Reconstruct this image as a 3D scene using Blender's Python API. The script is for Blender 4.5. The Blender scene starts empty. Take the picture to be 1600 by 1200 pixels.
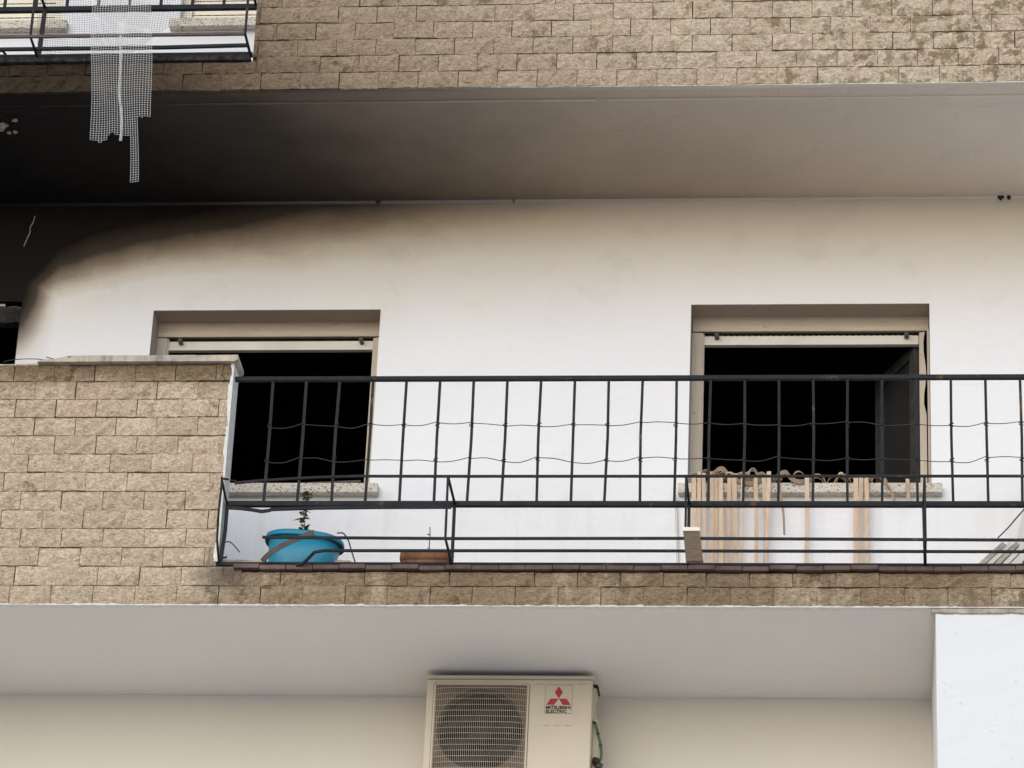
import bpy, bmesh, math, random
from mathutils import Vector, Matrix, noise

random.seed(7)
SC = bpy.context.scene
COL = SC.collection
RAD = math.radians

# ------------------------------------------------------------------ camera
cam_data = bpy.data.cameras.new('camera')
cam = bpy.data.objects.new('camera', cam_data)
COL.objects.link(cam)
right = Vector((0.995184, 0.088941, 0.041211))
up = Vector((0.002829, -0.446297, 0.894880))
fwd = Vector((-0.097984, 0.890454, 0.444399))
M = Matrix((right, up, -fwd)).transposed().to_4x4()
M.translation = Vector((0.0, -16.289, 1.6))
cam.matrix_world = M
cam_data.sensor_width = 36.0
cam_data.lens = 124.98
cam_data.clip_start = 0.1
cam_data.clip_end = 2000.0
SC.camera = cam
SC.render.resolution_x, SC.render.resolution_y = 1024, 768

# ------------------------------------------------------------------ sky and sun (bright overcast)
SUN_EL, SUN_AZ = 26, 195.0          # azimuth: clockwise from +y ; the facade looks to -y
world = bpy.data.worlds.new('World')
SC.world = world
world.use_nodes = True
wn = world.node_tree
wn.nodes.clear()
wo = wn.nodes.new('ShaderNodeOutputWorld')
wb = wn.nodes.new('ShaderNodeBackground')
ws = wn.nodes.new('ShaderNodeTexSky')
ws.sky_type = 'NISHITA'
ws.sun_disc = False
ws.sun_elevation = RAD(SUN_EL)
ws.sun_rotation = RAD(SUN_AZ)
ws.air_density = 1.0
ws.dust_density = 1.0
ws.ozone_density = 1.0
wb.inputs['Strength'].default_value = 0.15
wn.links.new(ws.outputs[0], wb.inputs[0])
wn.links.new(wb.outputs[0], wo.inputs[0])

sun_data = bpy.data.lights.new('sun', 'SUN')
sun_data.energy = 1.2
sun_data.angle = RAD(75)
sun_data.color = (1.0, 0.985, 0.96)
sun = bpy.data.objects.new('sun', sun_data)
COL.objects.link(sun)
sd = Vector((math.sin(RAD(SUN_AZ)) * math.cos(RAD(SUN_EL)), math.cos(RAD(SUN_AZ)) * math.cos(RAD(SUN_EL)), math.sin(RAD(SUN_EL))))
sun.rotation_euler = (-sd).to_track_quat('-Z', 'Y').to_euler()

SC.view_settings.view_transform = 'Standard'
SC.view_settings.look = 'None'
SC.view_settings.exposure = 0.22
SC.view_settings.gamma = 1.0
SC.view_settings.use_curve_mapping = False
SC.render.engine = 'CYCLES'

# ------------------------------------------------------------------ node helpers
class Mat:
    """small wrapper: numbers, tuples or sockets go in, sockets come out"""
    def __init__(self, name):
        self.m = bpy.data.materials.new(name)
        self.m.use_nodes = True
        self.nt = self.m.node_tree
        self.b = self.nt.nodes['Principled BSDF']
        self._pos = None
    def put(self, sock, v):
        if hasattr(v, 'is_output'):
            self.nt.links.new(v, sock)
        elif isinstance(v, tuple) and len(v) == 3 and sock.type == 'RGBA':
            sock.default_value = v + (1.0,)
        else:
            sock.default_value = v
    def node(self, t, **kw):
        n = self.nt.nodes.new(t)
        for k, v in kw.items():
            setattr(n, k, v)
        return n
    def pos(self):
        if self._pos is None:
            g = self.node('ShaderNodeNewGeometry')
            s = self.node('ShaderNodeSeparateXYZ')
            self.nt.links.new(g.outputs['Position'], s.inputs[0])
            self._pos = (g.outputs['Position'], s.outputs[0], s.outputs[1], s.outputs[2])
        return self._pos
    def math(self, op, a, b=0.0, c=0.0):
        n = self.node('ShaderNodeMath', operation=op)
        for i, v in enumerate((a, b, c)):
            self.put(n.inputs[i], v)
        return n.outputs[0]
    def noise(self, scale, detail=4.0, rough=0.55, stretch=None, dist=0.0, offset=None):
        v = self.pos()[0]
        if offset is not None:
            a = self.node('ShaderNodeVectorMath', operation='ADD')
            self.put(a.inputs[0], v); self.put(a.inputs[1], offset)
            v = a.outputs[0]
        if stretch:
            mp = self.node('ShaderNodeVectorMath', operation='MULTIPLY')
            self.put(mp.inputs[0], v); mp.inputs[1].default_value = stretch
            v = mp.outputs[0]
        n = self.node('ShaderNodeTexNoise')
        self.put(n.inputs['Vector'], v)
        n.inputs['Scale'].default_value = scale
        n.inputs['Detail'].default_value = detail
        n.inputs['Roughness'].default_value = rough
        n.inputs['Distortion'].default_value = dist
        return n.outputs[0]
    def voronoi(self, scale, out=0):
        n = self.node('ShaderNodeTexVoronoi')
        self.put(n.inputs['Vector'], self.pos()[0])
        n.inputs['Scale'].default_value = scale
        return n.outputs[out]
    def ramp(self, fac, stops, interp='LINEAR'):
        n = self.node('ShaderNodeValToRGB')
        n.color_ramp.interpolation = interp
        el = n.color_ramp.elements
        while len(el) < len(stops):
            el.new(0.5)
        for e, (p, c) in zip(el, stops):
            e.position = p
            if not isinstance(c, tuple):
                c = (c, c, c)
            e.color = c + (1.0,)
        self.put(n.inputs[0], fac)
        return n.outputs[0]
    def rng(self, v, a, b, c=0.0, d=1.0, smooth=False):
        n = self.node('ShaderNodeMapRange')
        if smooth:
            n.interpolation_type = 'SMOOTHSTEP'
        n.clamp = True
        for i, x in enumerate((v, a, b, c, d)):
            self.put(n.inputs[i], x)
        return n.outputs[0]
    def mix(self, fac, a, b, mode='MIX'):
        n = self.node('ShaderNodeMix', data_type='RGBA', blend_type=mode)
        n.clamp_factor = True
        self.put(n.inputs[0], fac); self.put(n.inputs[6], a); self.put(n.inputs[7], b)
        return n.outputs[2]
    def bump(self, h, strength=0.5, dist=0.01, normal=None):
        n = self.node('ShaderNodeBump')
        n.inputs['Strength'].default_value = strength
        n.inputs['Distance'].default_value = dist
        self.put(n.inputs['Height'], h)
        if normal is not None:
            self.put(n.inputs['Normal'], normal)
        return n.outputs[0]
    def done(self, color, rough=0.9, normal=None, spec=0.3, metal=0.0):
        self.put(self.b.inputs['Base Color'], color)
        self.put(self.b.inputs['Roughness'], rough)
        self.put(self.b.inputs['Specular IOR Level'], spec)
        self.put(self.b.inputs['Metallic'], metal)
        if normal is not None:
            self.put(self.b.inputs['Normal'], normal)
        return self.m

def plain(name, color, rough=0.6, var=0.15, scale=12.0, bump=0.0, spec=0.4, metal=0.0):
    m = Mat(name)
    n = m.noise(scale, 5.0, 0.6)
    dark = tuple(c * (1 - var) for c in color)
    lite = tuple(min(1.0, c * (1 + var)) for c in color)
    c = m.mix(m.rng(n, 0.3, 0.7), dark, lite)
    nrm = m.bump(m.noise(scale * 8, 3.0), bump, 0.003) if bump else None
    return m.done(c, rough, nrm, spec, metal)

MT = {}

# soot: what the fire left on the paint (position on the building, own shape)
SOOT_LINE = [(-4.60, 10.15), (-4.40, 10.19), (-4.331, 10.285), (-4.237, 10.381), (-4.037, 10.449), (-3.868, 10.486), (-3.53, 10.561),
             (-3.192, 10.620), (-2.853, 10.679), (-2.514, 10.731), (-2.175, 10.770), (-1.837, 10.802), (-1.0, 10.86)]
def wall_soot(m, base):
    _, x, y, z = m.pos()
    t = m.rng(x, -4.6, -1.0)
    zb = m.ramp(t, [((a + 4.6) / 3.6, (b - 9.8) / 1.2) for a, b in SOOT_LINE])
    zb = m.math('MULTIPLY_ADD', zb, 1.2, 9.8)
    wob = m.math('MULTIPLY_ADD', m.noise(1.7, 4.0, 0.55), 0.16, -0.08)
    fine = m.math('MULTIPLY_ADD', m.noise(60.0, 4.0, 0.7), 0.035, -0.0175)
    streak = m.math('MULTIPLY_ADD', m.noise(3.0, 5.0, 0.65, (0.9, 1.0, 3.2), 0.5), 0.05, -0.025)
    s = m.math('ADD', m.math('ADD', m.math('ADD', m.math('SUBTRACT', z, zb), wob), fine), streak)
    lo = m.rng(x, -4.4, -2.0, -0.15, -0.32)
    hi = m.rng(x, -4.4, -2.0, 0.17, 0.26)
    k = m.math('MULTIPLY', m.rng(s, lo, hi), m.rng(x, -2.6, -0.6, 1.0, 0.15))
    # along the burnt window's jamb
    e = m.math('ADD', m.math('SUBTRACT', -4.36, x), m.math('MULTIPLY', wob, 0.8))
    k2 = m.math('MULTIPLY', m.rng(e, -0.14, 0.06), m.rng(z, 9.80, 10.2))
    k = m.math('MAXIMUM', k, k2)
    # thin brown smoke film under the slab, all along the storey
    film = m.rng(m.math('ADD', z, m.math('MULTIPLY', wob, 1.5)), 9.98, 10.66)
    film = m.math('MULTIPLY', film, m.rng(x, -3.5, 1.5, 1.0, 0.9))
    c = m.mix(film, base, m.mix(1.0, base, (1.0, 0.875, 0.695), 'MULTIPLY'))
    run = m.math('MULTIPLY', m.rng(m.noise(9.0, 4.0, 0.6, (1.0, 1.0, 0.10)), 0.50, 0.72), m.rng(z, 8.5, 9.10, 0.3, 1.0))
    run = m.math('MULTIPLY', run, m.rng(z, 9.10, 9.13, 1.0, 0.0))
    c = m.mix(m.math('MULTIPLY', run, 0.22), c, (0.45, 0.40, 0.34))
    smudge = m.math('MULTIPLY', m.rng(m.noise(2.6, 6.0, 0.65, (1.0, 1.0, 1.4)), 0.52, 0.78), m.rng(z, 10.0, 10.3, 0.15, 1.0))
    c = m.mix(m.math('MULTIPLY', smudge, 0.28), c, (0.40, 0.34, 0.27))
    # smoke that drew through the window openings stained their heads and sides
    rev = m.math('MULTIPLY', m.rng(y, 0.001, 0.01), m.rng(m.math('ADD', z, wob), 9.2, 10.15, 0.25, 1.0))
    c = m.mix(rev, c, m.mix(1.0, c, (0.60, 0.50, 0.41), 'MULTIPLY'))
    tint = m.ramp(k, [(0.0, (1.0, 1.0, 1.0)), (0.22, (0.86, 0.815, 0.755)), (0.46, (0.42, 0.36, 0.305)), (0.70, (0.09, 0.074, 0.062)), (1.0, (0.015, 0.0125, 0.011))])
    return m.mix(1.0, c, tint, 'MULTIPLY')

def soffit_soot(m, base):
    _, x, y, z = m.pos()
    wob = m.math('MULTIPLY_ADD', m.noise(1.3, 5.0, 0.6), 0.9, -0.45)
    back = m.math('MULTIPLY', m.math('ADD', y, 0.6), 0.55)      # the smoke rolled along the wall side
    s = m.math('SUBTRACT', m.math('ADD', x, wob), back)
    tint = m.ramp(m.rng(s, -4.6, 1.4), [(0.0, (0.010, 0.0085, 0.0075)), (0.14, (0.022, 0.019, 0.017)), (0.28, (0.085, 0.074, 0.064)), (0.40, (0.30, 0.255, 0.213)),
                                       (0.55, (0.54, 0.475, 0.41)), (0.72, (0.86, 0.785, 0.70)), (0.9, (1.0, 0.965, 0.91))])
    c = m.mix(1.0, base, tint, 'MULTIPLY')
    return c

def plaster(name, color, soot=None, relief=0.35, trowel=False, spots=True):
    m = Mat(name)
    big = m.noise(1.1, 4.0, 0.5)
    c = m.mix(m.rng(big, 0.3, 0.7), tuple(v * 0.955 for v in color), color)
    if spots:
        sp = m.rng(m.noise(34.0, 2.0, 0.5), 0.68, 0.74)
        c = m.mix(m.math('MULTIPLY', sp, 0.30), c, tuple(v * 0.62 for v in color))
    if soot == 'wall':
        c = wall_soot(m, c)
    elif soot == 'soffit':
        c = soffit_soot(m, c)
    h = m.noise(85.0, 5.0, 0.7)
    n = m.bump(h, relief * 0.6, 0.004)
    h2 = m.noise(4.0, 6.0, 0.55, (1.0, 1.0, 1.6), 0.8)
    n = m.bump(h2, relief, 0.03, n)
    if trowel:
        n = m.bump(m.noise(9.0, 5.0, 0.6, (0.7, 2.4, 1.0), 1.0), 0.5, 0.012, n)
        a = m.noise(2.2, 2.0, 0.5, (0.8, 2.2, 1.0), 0.7)
        ridge = m.math('ABSOLUTE', m.math('SUBTRACT', a, 0.5))
        gate = m.rng(m.noise(1.6, 2.0, 0.5, None, 0.0, (7.3, 2.1, 0.0)), 0.46, 0.62)
        n = m.bump(m.math('MULTIPLY', m.rng(ridge, 0.0, 0.009, 1.0, 0.0), gate), 0.55, 0.008, n)
    else:
        a = m.noise(1.5, 5.0, 0.6, (1.0, 1.0, 2.4), 0.6)
        ridge = m.math('ABSOLUTE', m.math('SUBTRACT', a, 0.5))
        gate = m.rng(m.noise(1.1, 2.0, 0.5, None, 0.0, (3.3, 5.1, 1.0)), 0.60, 0.72)
        n = m.bump(m.math('MULTIPLY', m.rng(ridge, 0.0, 0.004, 1.0, 0.0), gate), 0.35, 0.004, n)
    return m.done(c, 0.93, n, 0.2)

MT['wall'] = plaster('white_wall_paint', (0.845, 0.85, 0.868), 'wall', 0.25)
MT['wall_plain'] = plaster('white_paint', (0.80, 0.81, 0.835), None, 0.25)
MT['pillar'] = plaster('coarse_white_paint', (0.77, 0.775, 0.785), None, 0.3)
MT['lower_wall'] = plaster('beige_wall_paint', (0.83, 0.77, 0.675), None, 0.2, False, False)
MT['soffit'] = plaster('soffit_paint', (0.85, 0.775, 0.69), 'soffit', 1.0, True, False)
MT['lower_soffit'] = plaster('grey_soffit_paint', (0.785, 0.745, 0.69), None, 0.22, False, False)
MT['mortar'] = plain('white_mortar', (0.72, 0.70, 0.66), 0.95, 0.12, 30, 0.6, 0.2)
jm = Mat('joint_mortar')
MT['core'] = jm.done(jm.ramp(jm.noise(7.0, 5.0, 0.7), [(0.0, (0.05, 0.04, 0.03)), (0.46, (0.085, 0.068, 0.05)), (0.56, (0.27, 0.215, 0.155)), (1.0, (0.42, 0.34, 0.25))]), 0.95)
MT['street'] = plain('pale_paving', (0.50, 0.49, 0.475), 0.9, 0.12, 0.6, 0.2, 0.2)
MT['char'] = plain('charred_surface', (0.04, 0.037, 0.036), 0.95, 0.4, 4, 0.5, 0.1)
MT['charred_wood'] = plain('charred_wood', (0.05, 0.046, 0.042), 0.9, 0.7, 25, 0.8, 0.2)

def brick_material():
    m = Mat('split_face_stone')
    _, x, y, z = m.pos()
    oi = m.node('ShaderNodeObjectInfo')
    rnd = oi.outputs['Random']
    c = m.mix(rnd, (0.57, 0.455, 0.325), (0.68, 0.56, 0.42))
    # some stones are pinker
    c = m.mix(m.rng(m.math('FRACT', m.math('MULTIPLY', rnd, 7.31)), 0.7, 1.0, 0.0, 0.5), c, (0.64, 0.475, 0.36))
    relief_tone = m.noise(48.0, 6.0, 0.72, (0.8, 1.0, 1.35), 1.3)  # relief light and shade, plus pit dirt, painted into the stone colour
    c = m.mix(m.rng(z, 10.5, 10.6, 0.0, 0.35), c, (0.58, 0.50, 0.41))
    c = m.mix(m.rng(relief_tone, 0.34, 0.60), m.mix(1.0, c, (0.55, 0.52, 0.47), 'MULTIPLY'), m.mix(1.0, c, (1.2, 1.2, 1.2), 'MULTIPLY'))
    # brown lichen blotches sitting in the middle of stones
    tco = m.node('ShaderNodeTexCoord')
    blot = m.noise(13.0, 5.0, 0.65)
    lich = m.rng(m.math('ADD', blot, m.math('MULTIPLY', m.noise(75.0, 3.0, 0.7), 0.25)), m.rng(x, -1.4, 0.4, 0.66, 0.62), m.rng(x, -1.4, 0.4, 0.76, 0.70))
    which = m.rng(m.math('FRACT', m.math('MULTIPLY', rnd, 3.77)), 0.45, 0.9, 0.05, 1.0)
    more = m.math('MULTIPLY', m.rng(x, -1.4, 0.4, 0.0, 1.0), m.rng(z, 10.0, 10.5))
    c = m.mix(m.math('MULTIPLY', lich, m.math('MULTIPLY', m.math('MAXIMUM', which, more), 0.9)), c, (0.255, 0.195, 0.115))
    # pale sparkle painted into the stone colour as fine specks
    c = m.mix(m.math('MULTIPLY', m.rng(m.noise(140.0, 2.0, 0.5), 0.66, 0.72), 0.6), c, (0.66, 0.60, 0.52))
    # water-stained edge course of the lower balcony, with pale run marks
    band = m.math('MULTIPLY', m.rng(z, 8.18, 8.215, 1.0, 0.0), m.rng(m.math('ADD', x, m.math('MULTIPLY', m.noise(5.0), 0.3)), -3.05, -2.75))
    run = m.rng(m.noise(5.0, 4.0, 0.6, (1.0, 1.0, 0.25)), 0.52, 0.64)
    band = m.math('MULTIPLY', band, m.math('SUBTRACT', 1.0, m.math('MULTIPLY', run, 0.75)))
    c = m.mix(band, c, m.mix(1.0, c, (0.56, 0.52, 0.46), 'MULTIPLY'))
    # dirt below the coping of the corner parapet
    cop = m.math('MULTIPLY', m.rng(m.math('ADD', z, m.math('MULTIPLY', m.noise(9.0, 5.0, 0.7), 0.16)), 9.20, 9.30), m.rng(z, 9.4, 9.5, 1.0, 0.0))
    c = m.mix(m.math('MULTIPLY', cop, 0.95), c, m.mix(1.0, c, (0.36, 0.32, 0.25), 'MULTIPLY'))
    # soot film on the upper balcony's face
    up_ = m.rng(z, 10.5, 10.6)
    wob = m.math('MULTIPLY_ADD', m.noise(2.0, 5.0, 0.6), 0.7, -0.35)
    s = m.math('ADD', m.math('ADD', x, wob), m.math('MULTIPLY', m.math('SUBTRACT', z, 10.9), 1.2))
    tint = m.ramp(m.rng(s, -3.8, -0.6), [(0.0, (0.085, 0.075, 0.065)), (0.2, (0.28, 0.245, 0.215)), (0.45, (0.60, 0.56, 0.51)), (1.0, (1.0, 0.99, 0.97))])
    c = m.mix(up_, c, m.mix(1.0, c, tint, 'MULTIPLY'))
    # a burn mark where the railing meets the parapet
    d1 = m.math('POWER', m.math('MULTIPLY', m.math('ADD', x, 2.97), 6.0), 2.0)
    d2 = m.math('POWER', m.math('MULTIPLY', m.math('SUBTRACT', z, 8.165), 9.0), 2.0)
    dd = m.math('ADD', m.math('ADD', d1, d2), m.math('MULTIPLY', m.noise(20.0), 0.8))
    c = m.mix(m.rng(dd, 0.3, 1.5, 0.7, 0.0), c, (0.06, 0.052, 0.045))
    # hammered relief
    h1 = m.noise(42.0, 5.0, 0.7, (1.0, 1.0, 1.7), 1.2)
    h2 = m.noise(160.0, 3.0, 0.6)
    n = m.bump(h1, 1.0, 0.012)
    n = m.bump(h2, 0.7, 0.003, n)
    return m.done(c, 0.95, n, 0.15)
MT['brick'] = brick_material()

def iron_material():
    m = Mat('black_iron_paint')
    _, x, y, z = m.pos()
    n = m.noise(9.0, 5.0, 0.65)
    c = m.mix(m.rng(n, 0.35, 0.7), (0.015, 0.017, 0.019), (0.034, 0.037, 0.040))
    rust = m.rng(m.math('ADD', m.noise(7.0, 6.0, 0.7, None, 0.0, (4.0, 1.0, 2.0)), m.math('MULTIPLY', m.rng(x, 0.3, 0.8), 0.07)), 0.62, 0.70)
    c = m.mix(m.math('MULTIPLY', rust, 0.8), c, (0.16, 0.085, 0.05))
    nr = m.bump(m.noise(70.0, 3.0), 0.25, 0.002)
    return m.done(c, m.rng(n, 0.3, 0.7, 0.55, 0.75), nr, 0.12)
MT['iron'] = iron_material()

def purple_iron():
    return plain('maroon_iron_paint', (0.075, 0.05, 0.055), 0.6, 0.3, 10, 0.2)
MT['maroon'] = purple_iron()

def wood_material(name, a, b, peel=0.0, along=(14.0, 14.0, 1.2), scorch=0.0):
    m = Mat(name)
    g = m.noise(6.0, 5.0, 0.6, along)
    c = m.mix(m.rng(g, 0.3, 0.7), a, b)
    if scorch:
        oi = m.node('ShaderNodeObjectInfo')
        c = m.mix(m.math('MULTIPLY', m.rng(m.noise(11.0, 5.0, 0.7, (1.0, 1.0, 0.5)), 0.48, 0.74), scorch), c, (0.17, 0.12, 0.08))
        c = m.mix(m.math('MULTIPLY', oi.outputs['Random'], 0.2), c, (0.40, 0.30, 0.21))
    if peel:
        p = m.rng(m.noise(22.0, 5.0, 0.75, (0.5, 1.0, 1.0)), 0.64, 0.67)
        c = m.mix(m.math('MULTIPLY', p, peel), c, (0.16, 0.12, 0.085))
    n = m.bump(g, 0.4, 0.004)
    return m.done(c, 0.75, n, 0.25)
MT['frame'] = wood_material('peeling_cream_paint', (0.50, 0.43, 0.345), (0.57, 0.505, 0.42), 0.75)
MT['head'] = wood_material('cream_shutter_box_paint', (0.43, 0.355, 0.265), (0.53, 0.45, 0.35), 0.6, (1.2, 14.0, 14.0))
MT['shutter'] = plain('cream_shutter_plastic', (0.66, 0.62, 0.54), 0.5, 0.08, 5, 0.0, 0.4)
MT['cream'] = plain('yellow_cream_plastic', (0.74, 0.69, 0.56), 0.5, 0.07, 4, 0.0, 0.4)
MT['slot'] = plain('slot_shade', (0.05, 0.045, 0.035), 0.9)
MT['strap'] = wood_material('tan_wood_strip', (0.58, 0.42, 0.285), (0.74, 0.585, 0.44), 0.0, (40.0, 40.0, 2.0), 0.35)
MT['strap_pink'] = wood_material('pink_tan_wood_strip', (0.62, 0.455, 0.345), (0.75, 0.595, 0.48), 0.0, (40.0, 40.0, 2.0), 0.35)
MT['strap_brown'] = wood_material('brown_wood_strip', (0.30, 0.215, 0.15), (0.45, 0.34, 0.25), 0.0, (40.0, 40.0, 2.0))

def terrazzo():
    m = Mat('terrazzo')
    v = m.voronoi(150.0, 'Color')
    s = m.node('ShaderNodeSeparateColor')
    m.put(s.inputs[0], v)
    c = m.ramp(s.outputs[0], [(0.0, (0.22, 0.19, 0.15)), (0.12, (0.40, 0.36, 0.30)), (0.14, (0.58, 0.53, 0.45)), (0.7, (0.66, 0.61, 0.53)), (1.0, (0.72, 0.68, 0.60))], 'CONSTANT')
    d = m.rng(m.noise(5.0, 5.0, 0.6), 0.5, 0.75, 0.0, 0.5)
    c = m.mix(d, c, (0.30, 0.25, 0.19))
    return m.done(c, 0.7, m.bump(m.noise(120.0), 0.3, 0.002), 0.3)
MT['terrazzo'] = terrazzo()
def coping_mat():
    m = Mat('weathered_coping')
    g = m.noise(7.0, 6.0, 0.7, (1.6, 1.0, 0.5), 0.6)
    c = m.ramp(m.rng(g, 0.3, 0.7), [(0.0, (0.17, 0.15, 0.13)), (0.35, (0.36, 0.33, 0.29)), (0.6, (0.50, 0.42, 0.32)), (1.0, (0.64, 0.56, 0.46))])
    return m.done(c, 0.9, m.bump(m.noise(60.0, 4.0, 0.7), 0.5, 0.004), 0.2)
MT['coping'] = coping_mat()
MT['tile'] = plain('brown_clay_tile', (0.135, 0.085, 0.072), 0.6, 0.35, 14, 0.4, 0.35)
tq = Mat('dusty_turquoise_plastic')
tqc = tq.mix(tq.rng(tq.noise(9.0, 6.0, 0.7), 0.45, 0.75, 0.0, 0.35), (0.008, 0.225, 0.36), (0.16, 0.27, 0.31))
MT['turquoise'] = tq.done(tqc, tq.rng(tq.noise(14.0, 5.0), 0.3, 0.7, 0.35, 0.6), tq.bump(tq.noise(40.0, 3.0), 0.1, 0.002), 0.4)
MT['clay'] = plain('terracotta', (0.19, 0.092, 0.053), 0.9, 0.4, 18, 0.4, 0.2)
MT['soil'] = plain('dry_soil', (0.07, 0.05, 0.035), 0.98, 0.4, 60, 0.8, 0.1)
MT['leaf'] = plain('dull_green_leaf', (0.075, 0.11, 0.04), 0.6, 0.5, 40)
MT['leaf_brown'] = plain('scorched_leaf', (0.17, 0.085, 0.05), 0.8, 0.5, 40)
MT['stem'] = plain('brown_stem', (0.13, 0.09, 0.055), 0.85, 0.3, 40)
MT['board'] = wood_material('weathered_brown_board', (0.105, 0.075, 0.052), (0.19, 0.145, 0.105), 0.0, (3.0, 3.0, 26.0))
MT['white'] = plain('white_paint_chip', (0.80, 0.77, 0.70), 0.7, 0.05, 20)
MT['rubble'] = plain('pale_rubble', (0.42, 0.37, 0.30), 0.95, 0.3, 30, 0.7, 0.1)
MT['strapmetal'] = plain('grey_bent_metal', (0.055, 0.05, 0.046), 0.5, 0.3, 16, 0.2, 0.5)
MT['cable'] = plain('black_cable', (0.02, 0.02, 0.022), 0.6)
MT['wire'] = plain('dark_wire', (0.028, 0.029, 0.032), 0.6)
MT['thread_shaded'] = plain('shaded_fibreglass_thread', (0.17, 0.17, 0.17), 0.7, 0.05, 20)  # darker copy of the white thread, its shade put into the colour
MT['thread'] = plain('white_fibreglass_thread', (0.64, 0.64, 0.62), 0.7, 0.05, 20)
MT['ac'] = plain('ivory_painted_steel', (0.62, 0.545, 0.43), 0.45, 0.05, 2.5, 0.0, 0.4)
MT['ac_dark'] = plain('dark_fan_cavity', (0.018, 0.016, 0.014), 0.7, 0.3, 6)
MT['ac_fan'] = plain('dark_fan_plastic', (0.010, 0.0095, 0.009), 0.8, 0.2, 6)
MT['ac_backing'] = plain('brown_grille_backing', (0.15, 0.105, 0.075), 0.8, 0.3, 9)
MT['ac_wire'] = plain('grille_wire_paint', (0.56, 0.50, 0.41), 0.5, 0.12, 9)
MT['ac_line'] = plain('panel_seam', (0.30, 0.245, 0.18), 0.8)
MT['red'] = plain('red_print', (0.42, 0.028, 0.045), 0.5, 0.05)
MT['print'] = plain('black_print', (0.03, 0.028, 0.026), 0.6)
MT['green'] = plain('green_pipe_insulation', (0.085, 0.15, 0.06), 0.7, 0.3, 20, 0.3)
MT['tape'] = plain('black_tape', (0.02, 0.022, 0.018), 0.6)
MT['greypanel'] = plain('pale_grey_panel', (0.62, 0.60, 0.57), 0.8, 0.08, 5)
MT['greyslat'] = plain('dusty_grey_slat', (0.40, 0.375, 0.33), 0.7, 0.25, 20)
MT['cardboard'] = plain('charred_grey_board', (0.10, 0.09, 0.08), 0.9, 0.4, 14, 0.4)

def glass_material():
    m = Mat('sooty_window_glass')
    n = m.noise(4.0, 5.0, 0.6)
    return m.done(m.mix(n, (0.02, 0.02, 0.02), (0.045, 0.044, 0.042)), 0.35, None, 0.5)
MT['glass'] = glass_material()
MT['sash'] = plain('sooty_sash_wood', (0.05, 0.047, 0.043), 0.7, 0.3, 14, 0.2)

# ------------------------------------------------------------------ mesh helpers
def box(bm, x0, x1, y0, y1, z0, z1, bevel=0.0):
    vs = [bm.verts.new(p) for p in ((x0, y0, z0), (x1, y0, z0), (x1, y1, z0), (x0, y1, z0), (x0, y0, z1), (x1, y0, z1), (x1, y1, z1), (x0, y1, z1))]
    fs = [bm.faces.new([vs[i] for i in f]) for f in ((0, 3, 2, 1), (4, 5, 6, 7), (0, 1, 5, 4), (1, 2, 6, 5), (2, 3, 7, 6), (3, 0, 4, 7))]
    if bevel:
        es = list({e for f in fs for e in f.edges})
        bmesh.ops.bevel(bm, geom=es, offset=bevel, segments=2, affect='EDGES', profile=0.6)
    return vs

def sweep(bm, pts, half, wvec=None, n=0, closed_ends=True):
    """n>=3: round tube of radius half[0]; n==0: rectangular bar half=(along wvec, across)"""
    pts = [Vector(p) for p in pts]
    rings = []
    prev = None
    for i, p in enumerate(pts):
        a = pts[max(i - 1, 0)]
        b = pts[min(i + 1, len(pts) - 1)]
        t = (b - a).normalized()
        w = wvec[i] if isinstance(wvec, list) else wvec
        w = Vector(w) if w is not None else (prev if prev is not None else (Vector((1, 0, 0)) if abs(t.x) < 0.9 else Vector((0, 0, 1))))
        w = (w - t * w.dot(t))
        w = w.normalized() if w.length > 1e-6 else t.orthogonal().normalized()
        prev = w
        u = t.cross(w)
        if n:
            ring = [p + (w * math.cos(2 * math.pi * k / n) + u * math.sin(2 * math.pi * k / n)) * half[0] for k in range(n)]
        else:
            ring = [p + w * half[0] * sx + u * half[1] * sy for sx, sy in ((-1, -1), (1, -1), (1, 1), (-1, 1))]
        rings.append([bm.verts.new(q) for q in ring])
    m = len(rings[0])
    for r0, r1 in zip(rings, rings[1:]):
        for k in range(m):
            bm.faces.new((r0[k], r0[(k + 1) % m], r1[(k + 1) % m], r1[k]))
    if closed_ends:
        bm.faces.new(rings[0][::-1])
        bm.faces.new(rings[-1])

def smooth_path(pts, sub=6):
    pts = [Vector(p) for p in pts]
    out = []
    for i in range(len(pts) - 1):
        p0 = pts[max(i - 1, 0)]; p1 = pts[i]; p2 = pts[i + 1]; p3 = pts[min(i + 2, len(pts) - 1)]
        for k in range(sub):
            t = k / sub
            out.append(0.5 * ((2 * p1) + (p2 - p0) * t + (2 * p0 - 5 * p1 + 4 * p2 - p3) * t * t + (3 * p1 - p0 - 3 * p2 + p3) * t ** 3))
    out.append(pts[-1])
    return out

def prism(bm, outline, y0, y1):
    """outline: (x, z) points, extruded from y0 to y1"""
    a = [bm.verts.new((x, y0, z)) for x, z in outline]
    b = [bm.verts.new((x, y1, z)) for x, z in outline]
    bm.faces.new(a)
    bm.faces.new(b[::-1])
    n = len(a)
    for i in range(n):
        bm.faces.new((a[i], b[i], b[(i + 1) % n], a[(i + 1) % n]))

def obj(name, bm, mat, parent=None, smooth=False, label=None):
    bmesh.ops.recalc_face_normals(bm, faces=bm.faces[:])
    me = bpy.data.meshes.new(name)
    bm.to_mesh(me)
    bm.free()
    me.materials.append(MT[mat] if isinstance(mat, str) else mat)
    if smooth:
        for p in me.polygons:
            p.use_smooth = True
    o = bpy.data.objects.new(name, me)
    COL.objects.link(o)
    if parent is not None:
        o.parent = parent
        if parent.type == 'EMPTY':
            o.matrix_parent_inverse = Matrix.Translation(parent.location).inverted()
    if label:
        o['label'] = label
    return o

def nb():
    return bmesh.new()

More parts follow.
